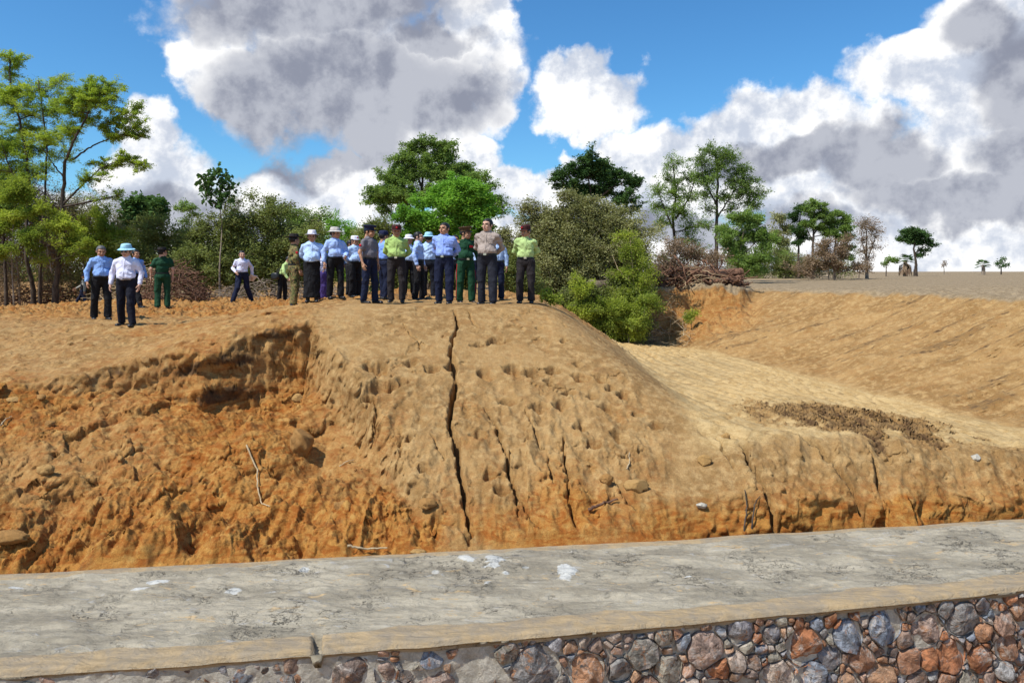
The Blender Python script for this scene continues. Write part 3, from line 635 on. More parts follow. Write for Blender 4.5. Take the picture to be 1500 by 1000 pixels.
def tree(name, label, cat, u, y, trunks, clumps, leaf, bark=None, nl=8000, ls=.05, asp=.45, flat=.4, ntw=30, twl=1.0, r0=.08, depth=1.0, droop=0.0,
         vb=None, crown='crown', limbs=True, group=None, seed=None, bare=0, dens=.5, rnd=(.0, 1.0), grow=1.3):
    """a plant standing at survey column u, distance y; trunks / clumps are outlines given in the photo's pixels and turned into metres at that distance"""
    r = np.random.default_rng(seed if seed is not None else int(u*7+y*3)); px = y/FPX
    b = at(u, y); ph = Wp(u, 0, y)
    if vb is not None: b[2] = Wp(u, vb, y)[2]
    root = empty(name, b); tag(root, label, cat, group)
    mb = MB(); TP = []
    if len(clumps) and grow != 1: clumps = [(q_[0], q_[1], q_[2]*grow, q_[3]*grow)+tuple(q_[4:]) for q_ in clumps]
    for tr in trunks:
        rr = tr[0]*.8; pts = [Wp(p[0], p[1], y) for p in tr[1:]]; pts = np.array(pts)
        off = r.normal(0, .12*depth, len(pts)).cumsum(); pts[:, 1] += off-off[0]
        k = np.linspace(0, len(pts)-1, 6*len(pts)); i = np.minimum(k.astype(int), len(pts)-2); f = (k-i)[:, None]; f = f*f*(3-2*f)*.5+f*.5
        Q = pts[i]*(1-f)+pts[i+1]*f; Q = Q+r.normal(0, .012, Q.shape)
        if tr is trunks[0] or abs(pts[0, 0]-b[0]) < 3: 
            if limbs and pts[0, 2] < b[2]+1.2: Q[0, 2] = min(Q[0, 2], th(Q[0, 0], max(Q[0, 1], 9))-.1)
        rad = np.linspace(1, .32, len(Q))*rr; rad[:3] *= np.array([1.35, 1.2, 1.08]); tube(mb, Q-b, rad, 7, .3); TP.append((Q, rad))
    allP = np.concatenate([q for q, _ in TP]); allR = np.concatenate([q for _, q in TP])
    LV, LF, LT = [], [], []; n0 = 0; tot = sum(c[2]*c[3] for c in clumps)
    airy = cat == 'tree' and name not in ('bright_tree',)
    for c in clumps:
        cu, cv, ru, rv = c[:4]; wt = c[4] if len(c) > 4 else 1.0
        C_ = Wp(cu, cv, y); rad = np.array([ru*px, .5*(ru+rv)*px*depth, rv*px]); C_[1] += r.uniform(-1, 1)*rad[1]*.5
        if limbs:
            d = np.linalg.norm(allP-C_, axis=1)+2.0*np.maximum(0, allP[:, 2]-C_[2]+.25*np.linalg.norm((allP-C_)[:, :2], axis=1)); k = int(np.argmin(d)); S = allP[k]
            L = np.linalg.norm(C_-S); midp = (S+C_)/2+np.array([0, 0, -.10*L])+r.normal(0, .06*L, 3); lb = bez(S, midp, C_+r.normal(0, .1, 3)*rad, 9)
            rl = min(allR[k]*.75, .02+.018*L); tube(mb, lb-b, np.linspace(rl, rl*.35, 9), 5, .3)
        else: lb = np.repeat(C_[None], 9, 0)-np.array([0, 0, rad[2]*.6])*np.linspace(1, 0, 9)[:, None]
        # secondary limbs, then twigs
        ns = max(4, int(ntw*.3)); dirs = sm_rand(ns, r)*(.45+.85*r.random((ns, 1))**1.5); E = C_+dirs*rad*(.75 if airy else .95)
        S0 = lb[r.integers(3, 9, ns)]; M_ = (S0+E)/2+r.normal(0, .08, (ns, 3))*rad+np.array([0, 0, .04*rad[2]])
        twigs_mesh(S0-b, M_-b, E-b, np.full(ns, max(.006, .012*min(rad[0], 1.2))), mb, 4, 5)
        nt_ = int(ntw*2.2); k = r.integers(0, ns, nt_); q = r.uniform(.25, 1, (nt_, 1)); T0 = (1-q)**2*S0[k]+2*q*(1-q)*M_[k]+q*q*E[k]
        ln = (1.75 if airy else 1.0)*twl*min(rad[0], rad[2]*1.4)*r.uniform(.25, .6, (nt_, 1)); dd = sm_rand(nt_, r)+.8*(T0-C_)/(rad+1e-6); dd[:, 2] = dd[:, 2]*(1-flat*.7)
        dd /= np.linalg.norm(dd, axis=1, keepdims=True)+1e-6; T2 = T0+dd*ln-np.array([0, 0, 1])*droop*ln; T1 = (T0+T2)/2+np.array([0, 0, .12])*ln
        twigs_mesh(T0-b, T1-b, T2-b, np.full(nt_, .0045+.0025*min(1.5, rad[0])), mb, 3, 4)
        n = int(nl*1.35*ru*rv/tot*wt*(1-bare))
        if n < 3: continue
        k = (r.integers(0, nt_, n)*(.62 if airy else 1)).astype(int); q = r.beta(1.6, 1.0, n)[:, None]; Lp = (1-q)**2*T0[k]+2*q*(1-q)*T1[k]+q*q*T2[k]+r.normal(0, 1, (n, 3))*(ls*1.3+(.045 if airy else .11)*ln[k])*np.array([1, 1, 1-.5*flat])
        ax = dd[k] if asp < .5 else None; ct = r.uniform(rnd[0], rnd[1])
        V, F, T_ = leaves_mesh(Lp-b, ls, asp, flat, np.clip(.55*ct+.25*r.random(nt_)[k]+.3*r.random(n), 0, 1), r, ax)
        LV.append(V); LF.append(F+n0); LT.append(T_); n0 += len(V)
    mb.build('trunk', bark or M_bark, root, True)
    if LV:
        lo = mk(crown, np.concatenate(LV), [np.concatenate(LF)], leaf, root, False, {'rnd': np.concatenate(LT)})
    return root
def autoclumps(outline, n, rmin, rmax, seed, rv=.75):
    """cover a polygon (photo pixels) with n overlapping clumps"""
    r = np.random.default_rng(seed); P = [tuple(p) for p in outline]; xs_ = [p[0] for p in P]; ys_ = [p[1] for p in P]; res = []
    while len(res) < n:
        c = (r.uniform(min(xs_), max(xs_)), r.uniform(min(ys_), max(ys_))); R = r.uniform(rmin, rmax)
        sdv = poly_sd(np.array([c[0]]), np.array([c[1]]), P)[0]
        if sdv < -R*.6 and all(math.hypot(c[0]-q[0], c[1]-q[1]) > .5*(R+q[2])*.75*(1-.3*(len(res) > n*.7)) or r.random() < .02 for q in res): res.append((c[0], c[1], R, R*rv))
    return res
T = tree
# left edge: feathery acacias over dry brush
T('feathery_tree', 'tall airy acacia with the rightmost long flat branches at the left edge of the photo', 'tree', 82, 27,
  [(.12,(80,432),(88,385),(90,330),(92,275),(100,240),(118,205),(140,165)), (.05,(92,300),(120,268),(150,245),(180,232)), (.045,(104,235),(130,215),(165,200),(190,196)),(.04,(96,262),(80,240),(70,215))],
  [(130,130,30,14),(100,150,25,12),(160,140,26,11),(150,118,22,9),(185,160,26,8),(150,175,34,10),(120,172,22,10),(195,190,26,8),(165,200,22,7),(200,196,20,6),(180,232,36,8),(205,244,18,6),(150,240,22,8),(140,262,26,7),(110,190,24,10),(165,285,22,8,.5),(95,225,18,14,.4),(140,150,30,12),(110,132,18,8),(200,150,15,5),(75,200,22,14,.6)],
  L_feather, M_barkdk, nl=60000, grow=1.35, ls=.031, asp=.45, flat=.75, ntw=26, twl=1.0)
T('feathery_tree', 'slender upright acacia farthest left with its thin crown reaching highest', 'tree', 45, 28.5,
  [(.10,(50,430),(45,380),(40,320),(44,260),(36,190),(22,130),(18,85)), (.07,(58,425),(62,350),(66,280),(70,215),(66,160),(60,120)), (.05,(42,300),(20,250),(4,200))],
  [(18,92,14,22),(25,130,22,20),(8,150,20,18),(60,130,18,18),(70,165,24,18),(45,165,22,16),(25,185,26,14),(5,215,22,16),(50,215,26,16),(80,195,18,12),(30,245,28,16),(65,250,22,12,.6),(-20,180,26,20),(-25,240,26,20),(95,120,14,12,.6),(5,110,12,10)],
  L_feather, M_barkdk, nl=58000, grow=1.35, ls=.031, asp=.45, flat=.6, ntw=24)
T('thin_tree', 'thin stemmed green tree partly cut off by the left edge of the photo', 'tree', 8, 30,
  [(.08,(10,430),(6,360),(2,290),(-8,220)), (.05,(8,330),(20,290),(30,260))], autoclumps([(-60,200),(10,170),(40,240),(60,320),(40,350),(-60,350)], 12, 16, 26, 3),
  L_green, M_barkdk, nl=30000, ls=.045, ntw=24)
for lab, out, y, lf, nl_, bare, n, sd, tr in (
   ('tangle of leafless grey brush below the acacias at the far left', [(-70,270),(30,250),(80,255),(110,300),(115,400),(100,440),(-70,440)], 31, L_brown, 42000, 0, 20, 11, [(.05,(30,438),(25,380),(20,330)),(.04,(60,438),(64,380),(66,320))]),
   ('grey dry thicket right of the acacia trunks behind the walking men', [(70,300),(110,280),(160,300),(215,330),(225,430),(150,438),(80,436)], 32, L_grey, 52000, 0, 18, 12, [(.05,(130,436),(126,380),(132,330)),(.04,(180,434),(182,390),(176,350))])):
    T('dry_thicket', lab, 'shrub', tr[0][1][0], y, tr, autoclumps(out, n, 20, 32, sd, .95), lf, M_twig, nl=nl_, ls=.034, asp=.5, flat=.2, ntw=72, twl=1.7, crown='foliage', depth=.8)
T('leafy_shrub', 'yellow-green leafy shrub glowing behind the man in the light blue sun hat', 'shrub', 150, 31, [(.035,(148,432),(150,390),(148,350)),(.025,(150,400),(170,360),(176,340))],
  [(140,325,24,14),(165,345,26,14),(150,365,24,12),(185,372,22,10),(125,350,14,10),(200,390,14,8),(160,395,20,10)], L_yel, M_twig, nl=24000, ls=.042, flat=.5, ntw=22, crown='foliage')
T('leafy_shrub', 'low yellow-green saplings between the trunks at the left edge', 'shrub', 20, 26.5, [(.03,(20,432),(18,370),(22,310)),(.02,(75,400),(72,360),(74,330))],
  [(110,370,26,16),(90,330,24,16),(45,350,28,16),(0,370,26,14),(15,290,30,18),(35,310,26,14),(0,325,26,12),(25,265,26,12),(62,300,12,10),(75,330,10,8,.6),(60,385,10,8,.5),(95,350,12,8,.5)], L_yel, M_twig, nl=30000, ls=.040, flat=.5, ntw=20, crown='foliage')
T('round_bush', 'olive bush with a tuft of large dark leaves on top, left of the thorn thicket', 'shrub', 230, 29, [(.07,(232,432),(228,370),(220,320)),(.05,(235,420),(260,360),(270,330))],
  autoclumps([(178,330),(200,318),(240,315),(275,335),(310,335),(330,440),(170,440)], 20, 16, 26, 21), L_olive, M_bark, nl=46000, ls=.045, ntw=32, twl=1.2, crown='foliage')
T('broadleaf_tree', 'small broad-leaved tree with a dark rounded top above the olive bush', 'tree', 216, 32, [(.07,(216,430),(215,350),(214,300))],
  [(195,305,12,9),(210,296,14,8),(228,302,12,9),(235,315,10,7),(200,318,14,8),(220,320,16,8),(188,320,8,6)], L_dark, M_bark, nl=2200, ls=.11, asp=.75, flat=.3, ntw=12)
T('sapling', 'spindly sapling with clustered round dark leaves standing up against the cloud', 'tree', 318, 27, [(.035,(322,400),(322,330),(320,290),(316,255)),(.018,(321,320),(335,298),(341,275)),(.018,(321,305),(306,285),(300,268)),(.012,(320,280),(330,262))],
  [(316,250,6,5),(305,258,6,5),(327,258,6,5),(300,268,6,5),(312,268,7,5),(325,270,7,5),(335,266,5,4),(341,277,5,4),(306,280,6,5),(319,284,6,5),(330,285,6,5),(302,290,5,4),(312,297,5,4),(326,297,5,4),(336,290,4,3)], L_dark, M_twig, nl=420, ls=.085, asp=.8, flat=.1, ntw=3, twl=.7, grow=.95)
T('distant_tree', 'pale wispy small tree low on the skyline between bush and sapling', 'tree', 277, 48, [(.05,(277,420),(277,350),(276,310)),(.03,(277,340),(290,320),(296,312))],
  [(268,306,12,6),(284,305,10,6),(292,316,8,4),(272,322,8,5)], L_green, M_twig, nl=1500, ls=.07, ntw=9)
T('thorn_bush', 'largest olive thorn thicket, dome shaped, behind the man carrying papers', 'shrub', 400, 28,
  [(.14,(372,438),(368,400),(350,360),(330,330)),(.13,(398,440),(402,400),(398,350),(392,320)),(.12,(405,440),(420,395),(440,350)),(.08,(300,436),(296,390),(285,350)),(.06,(392,440),(385,390),(372,350))],
  autoclumps([(245,360),(275,325),(320,305),(370,284),(420,300),(455,330),(475,370),(470,410),(410,420),(250,436)], 34, 18, 32, 31)+[(395,286,14,7,.5),(425,298,10,6,.5),(350,292,12,6,.5),(455,322,10,5,.5)], L_olive, M_bark, nl=95000, ls=.043, asp=.5, ntw=36, twl=1.3, droop=.4, crown='foliage')
T('green_bush', 'fresh green bush rising behind the soldier and the man in the white fedora', 'shrub', 450, 33, [(.07,(452,430),(448,380),(450,340)),(.05,(470,430),(480,370),(485,330))],
  autoclumps([(400,300),(440,300),(470,318),(500,330),(505,420),(430,420),(410,340)], 13, 18, 26, 41)+[(430,310,18,10),(462,325,16,9)], L_green, M_bark, nl=30000, ls=.05, ntw=24, crown='foliage', rnd=(.4,1))
for i, (lab, u, y, out, lf) in enumerate((
   ('mid green tree low behind the beige hat, left of the broad green tree', 500, 50, [(470,325),(500,308),(525,318),(535,340),(535,410),(470,410)], L_bright),
   ('dark green tree behind the police officer in the grey shirt', 535, 46, [(515,335),(545,310),(575,330),(590,400),(520,410)], L_olive),
   ('green shrub mass seen between the standing men below the broad tree', 630, 34, [(540,350),(600,340),(700,345),(760,370),(760,432),(540,432)], L_olive))):
    T('background_tree', lab, 'tree', u, y, [(.1,(u,430),(u+2,370),(u,335)),(.06,(u,390),(u+15,350),(u+18,335))], autoclumps(out, 11 if i < 2 else 20, 15, 24, 50+i), lf, M_bark, nl=18000 if i < 2 else 45000, ls=.065, ntw=22, group='trees behind the group')
T('broad_tree', 'broad open-crowned green tree towering over the middle of the group', 'tree', 625, 40,
  [(.20,(628,432),(626,380),(622,330),(618,290),(620,250)),(.12,(622,320),(590,295),(565,275)),(.12,(620,300),(650,265),(680,250)),(.08,(618,275),(605,240),(610,220)),(.08,(650,265),(645,235),(650,215))],
  [(610,218,24,10),(640,212,22,9),(590,232,22,10),(660,226,22,9),(625,236,30,12),(575,262,26,12),(552,278,20,10),(545,292,16,7),(600,255,28,12),(640,255,30,12),(672,246,24,10),(695,262,24,10),(715,275,20,9),(725,292,18,9),(570,290,26,10),(600,282,30,12),(665,272,28,12),(700,292,26,12),(560,305,18,7,.6),(640,286,30,13),(735,305,12,8)],
  L_green, M_barkdk, nl=62000, ls=.062, asp=.5, flat=.5, ntw=34)
T('bright_tree', 'vivid fresh-green leafy tree in front of the broad tree, above the blue shirts', 'tree', 665, 30,
  [(.1,(672,432),(668,380),(664,330),(660,300)),(.06,(668,360),(640,325),(615,318)),(.06,(668,350),(695,315),(712,300))],
  [(655,280,26,16),(685,278,24,14),(640,300,30,15),(670,300,34,16),(705,298,24,15),(615,318,26,12),(645,325,34,14),(680,322,34,15),(715,320,20,14),(600,335,18,9),(665,345,36,14),(700,345,26,12),(630,345,26,11),(585,342,12,6),(660,262,14,8)],
  L_bright, M_bark, nl=60000, ls=.058, asp=.5, flat=.5, ntw=26)
T('dark_tree', 'dark green flat-topped tree rising behind the big grey-green bush', 'tree', 868, 42,
  [(.16,(870,420),(868,350),(866,300),(862,262)),(.1,(867,300),(895,275),(915,268)),(.1,(866,310),(838,280),(820,265))],
  [(862,234,22,9),(885,240,20,9),(840,248,22,9),(818,258,16,8),(868,254,30,9),(900,258,24,9),(925,268,18,8),(838,270,18,8),(890,276,26,10),(920,288,20,9),(935,300,12,6),(860,280,26,9)], L_dark, M_barkdk, nl=26000, ls=.07, asp=.55, flat=.6, ntw=28)
T('big_bush', 'huge grey-green mounded bush behind the man in lime shirt at the right end', 'shrub', 850, 27.5,
  [(.10,(800,470),(805,420),(800,370),(790,330)),(.12,(850,480),(852,420),(850,360),(856,310)),(.1,(900,480),(905,410),(915,360)),(.08,(850,440),(820,390),(770,350)),(.07,(760,440),(758,400),(750,360))],
  autoclumps([(740,320),(775,300),(820,285),(870,288),(920,300),(950,335),(965,380),(955,430),(880,470),(820,470),(790,430),(745,420)], 46, 22, 36, 61)+[(825,284,18,8),(860,290,22,9),(735,345,14,16),(775,303,16,8)],
  L_grey, M_twig, nl=170000, ls=.042, asp=.5, ntw=40, twl=1.2, droop=.3, crown='foliage')
T('olive_bush', 'low olive bush filling the gap between taupe shirt and lime shirt men', 'shrub', 745, 24, [(.04,(745,438),(742,400),(746,370))],
  autoclumps([(715,365),(745,350),(775,365),(800,400),(798,440),(720,438)], 10, 14, 22, 62), L_olive, M_twig, nl=24000, ls=.038, ntw=30, twl=1.2, crown='foliage')
T('yellow_shrub', 'tall yellow-green shrub at the right side of the big bush', 'shrub', 928, 25.5, [(.035,(930,490),(928,430),(925,370),(922,340)),(.025,(929,440),(945,400),(958,372)),(.02,(928,420),(905,395),(898,375))],
  [(915,345,14,10),(932,360,16,12),(915,372,18,12),(945,380,16,12),(925,398,22,13),(905,405,16,10),(945,412,20,12),(930,430,24,12),(955,398,10,8),(910,430,16,9)], L_yel, M_pale, nl=11000, ls=.034, flat=.4, ntw=26, twl=1.4, grow=1.1, crown='foliage', rnd=(.1,.8))
T('leafy_bush', 'lush lime-green bush spilling down into the head of the channel', 'shrub', 900, 24.8, [(.03,(890,498),(885,460),(880,430)),(.03,(920,498),(925,460),(935,440)),(.03,(860,490),(855,450),(850,420))],
  [(850,425,16,11),(875,445,20,12),(905,450,22,12),(930,450,20,12),(950,445,16,12),(885,465,24,11),(915,470,26,11),(940,470,18,12),(860,455,18,11),(870,480,20,9),(905,486,24,9),(935,490,14,8),(845,445,12,9),(840,410,12,12,.6)], L_yel, M_twig, nl=26000, ls=.034, flat=.35, ntw=26, twl=1.3, grow=1.15, crown='foliage')
T('dark_undergrowth', 'dark green undergrowth on the shaded bank below the big bush', 'shrub', 855, 25.8, [(.03,(850,480),(850,440),(845,420))],
  autoclumps([(800,420),(850,400),(960,410),(975,470),(940,500),(870,495),(820,470)], 16, 16, 24, 64), L_olive, M_twig, nl=36000, ls=.045, ntw=28, crown='foliage', rnd=(0,.4))
T('small_plant', 'small bright green plant on the mound edge beside the lime shirt man', 'plant', 800, 16.6, [(.012,(800,447),(798,438),(800,430))],
  [(795,434,8,5),(806,436,9,5),(800,428,7,4),(814,441,7,4)], L_yel, M_twig, nl=420, ls=.038, asp=.6, ntw=7, crown='foliage')
T('small_plant', 'little green sprig growing from the reddish end of the right bank', 'plant', 1012, 26, [(.01,(1012,470),(1013,460),(1016,450))],
  [(1010,462,7,6),(1018,455,6,5),(1006,470,5,4)], L_yel, M_twig, nl=450, ls=.04, ntw=6, crown='foliage')
# right-hand side, along the field edge
T('open_tree', 'dark open-branched tree, left neighbour of the tallest tree at the field edge', 'tree', 990, 46,
  [(.14,(985,410),(990,360),(986,320),(992,280),(988,240)),(.08,(988,340),(970,300),(960,270)),(.08,(990,320),(1010,290),(1018,262))],
  [(988,240,13,10),(975,262,14,9),(1003,262,13,10),(962,278,12,9),(985,282,16,9),(1010,288,14,9),(958,300,12,9),(980,306,16,9),(1005,312,14,9),(1020,330,14,10),(970,325,12,8),(1015,350,16,10),(1025,372,14,10)], L_green, M_barkdk, nl=13000, ls=.055, ntw=26, twl=1.5, grow=1.05)
T('tall_tree', 'tallest slim tree at the field edge with a straight trunk and airy crown', 'tree', 1048, 44,
  [(.16,(1048,412),(1049,360),(1050,310),(1052,265),(1050,225)),(.07,(1050,320),(1072,285),(1085,262)),(.07,(1050,300),(1030,265),(1025,240)),(.05,(1052,290),(1080,300),(1100,292))],
  [(1045,222,16,8),(1065,230,16,9),(1028,236,14,9),(1082,246,14,9),(1050,246,20,9),(1035,262,16,9),(1070,262,18,9),(1095,266,14,9),(1108,284,12,8),(1085,282,18,9),(1030,285,14,9,.6),(1060,288,18,8,.7),(1100,300,14,7),(1035,306,12,8,.5),(1075,306,14,7,.6),(1030,330,10,8,.5),(1022,256,9,7)],
  L_green, M_barkdk, nl=20000, ls=.055, ntw=30, twl=1.4, grow=1.1, rnd=(0,.7))
T('mid_tree', 'grassy-green tree leaning over just right of the tallest trunk', 'tree', 1085, 40, [(.08,(1082,408),(1084,370),(1090,330)),(.05,(1084,380),(1110,350),(1120,330)),(.05,(1083,385),(1065,360),(1062,350))],
  [(1085,318,20,9),(1110,326,16,10),(1070,338,18,9),(1100,342,24,11),(1122,348,12,12),(1065,355,14,9),(1090,362,26,10),(1115,372,16,12),(1070,380,14,9),(1100,388,20,9)], L_green, M_bark, nl=26000, ls=.06, ntw=22, rnd=(.5,1))
T('brown_bush', 'grey-brown bare bush at the foot of the two tall trees', 'shrub', 990, 38, [(.05,(992,418),(990,390),(985,375)),(.05,(1030,418),(1030,390),(1028,375))],
  autoclumps([(955,360),(985,345),(1020,350),(1060,375),(1065,412),(950,418)], 13, 13, 20, 66), L_brown, M_twig, nl=14000, ls=.05, ntw=36, twl=1.4, crown='foliage')
T('grove_tree', 'grey thin-crowned tree at the left end of the roadside grove', 'tree', 1145, 60, [(.12,(1142,408),(1144,370),(1143,330)),(.06,(1143,360),(1152,335),(1155,325))],
  [(1143,322,10,6),(1150,335,10,7),(1138,345,10,8),(1150,355,10,8),(1143,370,10,8),(1153,378,9,8),(1140,390,10,7)], L_grey, M_bark, nl=7500, ls=.08, ntw=16, group='grove at the field edge')
T('grove_tree', 'dark layered tree second from the left in the grove', 'tree', 1170, 56, [(.12,(1170,408),(1170,370),(1172,330),(1174,308)),(.06,(1171,350),(1160,335),(1158,325))],
  [(1172,306,10,6),(1164,318,10,6),(1176,326,12,6),(1165,338,12,7),(1178,345,10,6),(1168,355,10,5)], L_dark, M_barkdk, nl=7000, ls=.07, flat=.7, ntw=20, grow=1.1, group='grove at the field edge')
T('grove_tree', 'tallest tree of the grove with stepped leafy tiers', 'tree', 1192, 54, [(.14,(1190,410),(1190,370),(1192,330),(1193,302)),(.07,(1191,345),(1205,325),(1212,316)),(.06,(1191,355),(1182,335),(1178,325))],
  [(1192,299,14,5),(1206,305,13,5),(1180,308,9,5),(1195,315,16,6),(1212,320,12,6),(1185,328,12,6),(1203,333,15,6),(1216,340,9,5)], L_green, M_barkdk, nl=10000, ls=.07, flat=.7, ntw=22, grow=1.1, group='grove at the field edge')
T('grove_tree', 'spreading bright-topped tree at the right of the grove', 'tree', 1225, 54, [(.12,(1222,410),(1222,375),(1226,345),(1228,320)),(.06,(1224,360),(1242,335),(1246,325))],
  [(1228,312,16,6),(1242,322,12,6),(1222,326,16,6),(1236,334,16,6),(1215,340,12,6),(1228,346,16,6),(1246,345,9,5),(1250,360,8,5),(1246,375,7,6)], L_green, M_barkdk, nl=11000, ls=.07, flat=.7, ntw=22, grow=1.1, rnd=(.4,1), group='grove at the field edge')
T('brown_bush', 'reddish brown bare shrub under the grove', 'shrub', 1215, 50, [(.05,(1214,408),(1214,385),(1212,370)),(.05,(1222,408),(1226,385),(1232,370))],
  [(1210,360,12,8),(1228,358,12,8),(1202,372,10,8),(1220,374,14,9),(1236,372,9,8),(1212,388,14,8),(1230,388,10,7),(1185,385,12,9),(1165,392,12,8),(1250,392,8,5)], L_brown, M_twig, nl=11000, ls=.06, ntw=30, twl=1.4, crown='foliage')
T('bare_tree', 'leafless greyish tree standing between the grove and the lone tree', 'tree', 1270, 56, [(.13,(1270,402),(1271,370),(1272,335)),(.06,(1270,385),(1262,350),(1264,328)),(.06,(1271,380),(1282,352),(1284,338))],
  [(1270,325,8,7),(1263,335,8,9),(1278,335,8,8),(1284,348,7,8),(1268,350,10,8),(1280,362,8,7),(1262,368,8,7),(1270,380,8,6)], L_brown, M_twig, nl=2600, ls=.06, ntw=34, twl=1.6)
T('brown_bush', 'low brown scrub at the foot of the leafless tree', 'shrub', 1258, 54, [(.03,(1258,402),(1257,392),(1255,386))],
  [(1250,392,9,5),(1262,388,10,6),(1274,394,9,4)], L_brown, M_twig, nl=1500, ls=.05, ntw=28, twl=1.4, crown='foliage')
T('scrub_strip', 'continuous low green scrub along the foot of the grove and the field edge trees', 'shrub', 1150, 58, [(.04,(1150,408),(1150,395),(1152,385)),(.04,(1110,408),(1108,390),(1104,380)),(.04,(1200,408),(1203,392),(1206,384))],
  autoclumps([(1060,370),(1100,350),(1150,365),(1200,375),(1250,380),(1255,410),(1060,412)], 26, 11, 18, 71), L_olive, M_twig, nl=26000, ls=.06, ntw=24, twl=1.4, crown='foliage')
T('lone_tree', 'dark lone tree leaning slightly on the open field skyline', 'tree', 1343, 75, [(.20,(1341,397),(1341,385),(1337,365),(1340,345)),(.10,(1339,372),(1352,362),(1362,358)),(.1,(1340,350),(1330,345),(1324,348))],
  [(1340,337,14,4),(1328,343,11,4),(1354,344,12,4),(1340,348,20,5),(1360,352,9,3),(1325,352,10,3),(1345,356,14,4),(1366,359,7,3),(1354,367,7,3),(1350,374,6,3)], L_dark, M_barkdk, nl=9000, ls=.10, flat=.7, ntw=16)
T('small_shrub', 'tiny green shrub left of the shaggy palm on the skyline', 'shrub', 1298, 72, [(.06,(1298,396),(1298,388),(1300,380))],
  [(1302,380,7,3),(1310,382,5,3),(1297,386,4,3)], L_green, M_bark, nl=700, ls=.10, ntw=8, crown='foliage')
T('small_shrub', 'faint bare shrub alone on the skyline right of the lone tree', 'shrub', 1383, 95, [(.06,(1383,395),(1383,390),(1382,384))],
  [(1383,386,3,4)], L_brown, M_twig, nl=160, ls=.08, ntw=14, crown='foliage')
T('small_shrub', 'scraggy dark shrub rightmost on the skyline', 'shrub', 1468, 90, [(.06,(1466,395),(1468,388),(1472,380)),(.05,(1467,392),(1462,386),(1460,383))],
  [(1471,381,4,3),(1463,386,4,3),(1474,386,3,2),(1467,390,6,2)], L_dark, M_bark, nl=500, ls=.10, ntw=8, crown='foliage')
def palm(name, label, u, y, v0, v1, rr, n=26, skirt=False):
    b = at(u, y); root = empty(name, b); tag(root, label, 'palm'); r = np.random.default_rng(int(u)); px = y/FPX
    top = np.array([0, 0, (HV-v1)*px-b[2]]); mb = MB()
    tube(mb, np.array([[0, 0, -.2], [0.05, 0, top[2]*.5], [0, 0, top[2]]]), [.22, .2, .16], 8); mb.build('trunk', M_twig, root)
    lb = MB()
    for i in range(n):
        az = r.uniform(0, 2*pi); el = r.uniform(-.5, 1.2); d = np.array([cos(az)*cos(el), sin(az)*cos(el), sin(el)]); c = top+d*rr*.45
        side = np.cross(d, [0, 0, 1]); side /= np.linalg.norm(side); upv = np.cross(side, d)
        for k in np.linspace(-1.2, 1.2, 9):
            dd = d*cos(k)+side*sin(k); e = c+dd*rr*.6+np.array([0, 0, -.12*rr]); w_ = upv*.02+side*.05*cos(k)
            lb.add(np.array([c, (c+e)/2+w_, e, (c+e)/2-w_]), np.array([[0, 1, 2, 3]]), r.random())
    lb.build('crown', L_dark, root, False)
    if skirt:
        sb = MB()
        for i in range(70):
            az = r.uniform(0, 2*pi); q = np.array([cos(az), sin(az), 0]); z0 = top*r.uniform(.5, .95); w_ = np.cross(q, [0, 0, 1])*.08
            sb.add(np.array([z0, z0+q*.5-np.array([0, 0, .4])+w_, z0+q*.62-np.array([0, 0, .9]), z0+q*.5-np.array([0, 0, .4])-w_]), np.array([[0, 1, 2, 3]]), r.random())
        sb.build('dead_fronds', L_brown, root, False)
palm('fan_palm', 'shaggy fan palm with dead brown fronds beside the lone tree', 1326, 72, 397, 381, .85, 26, True)
palm('fan_palm', 'squat fan palm without a visible trunk on the far right skyline', 1440, 88, 395, 388, .95, 24)

# brush piles, logs, roots
def brush(name, label, u0, u1, v0, v1, y, n, mt, ln=(.4, 1.2), rad=(.008, .03), cat='brush pile', dy=.8, seed=1, leafmat_=None):
    r = np.random.default_rng(seed); b = at((u0+u1)/2, y); root = empty(name, b); tag(root, label, cat); mb = MB(); px = y/FPX
    for i in range(n):
        u = r.uniform(u0, u1); e = 1-((u-(u0+u1)/2)/((u1-u0)/2))**2; yy = y+r.uniform(-dy, dy); g = th((u-750)*yy/FPX, yy)
        h = r.uniform(0, 1)**1.3*(v1-v0)*px*(.25+.75*e); c = np.array([(u-750)*yy/FPX, yy, g+h+.02]); az = r.uniform(0, 2*pi); el = r.normal(.05, .38); L = r.uniform(*ln)
        d = np.array([cos(az)*cos(el), sin(az)*cos(el)*.6, sin(el)])*L/2; k = r.normal(0, .12*L, 3); R_ = r.uniform(*rad)
        P = bez(c-d, c+k, c+d, 6)+r.normal(0, .02*L, (6, 3)); P[:, 2] = np.maximum(P[:, 2], g-.03); tube(mb, P-b, np.linspace(R_, R_*.45, 6), 5, r.random())
    mb.build('branches', mt, root); return root
brush('brush_pile', 'heap of torn reddish roots and branches topping the head of the right bank', 950, 1085, 393, 424, 29, 330, M_red, (.5, 1.6), (.012, .05), seed=2)
brush('brush_pile', 'pale broken branches sticking up through the red root heap', 975, 1060, 385, 418, 28.5, 70, M_pale, (.4, 1.3), (.008, .02), seed=3)
brush('brush_pile', 'tangle of reddish cut branches behind the green uniformed officer at left', 210, 300, 385, 442, 24.5, 300, M_red, (.4, 1.3), (.008, .022), seed=4)
brush('brush_pile', 'pale dry sticks piled behind the two left walkers', 135, 270, 395, 445, 26.5, 240, M_pale, (.4, 1.2), (.006, .018), seed=5)
brush('brush_pile', 'broken roots and branches heaped at the far left edge of the ground', -40, 175, 400, 445, 31.5, 480, M_red, (.4, 1.6), (.01, .035), seed=6)
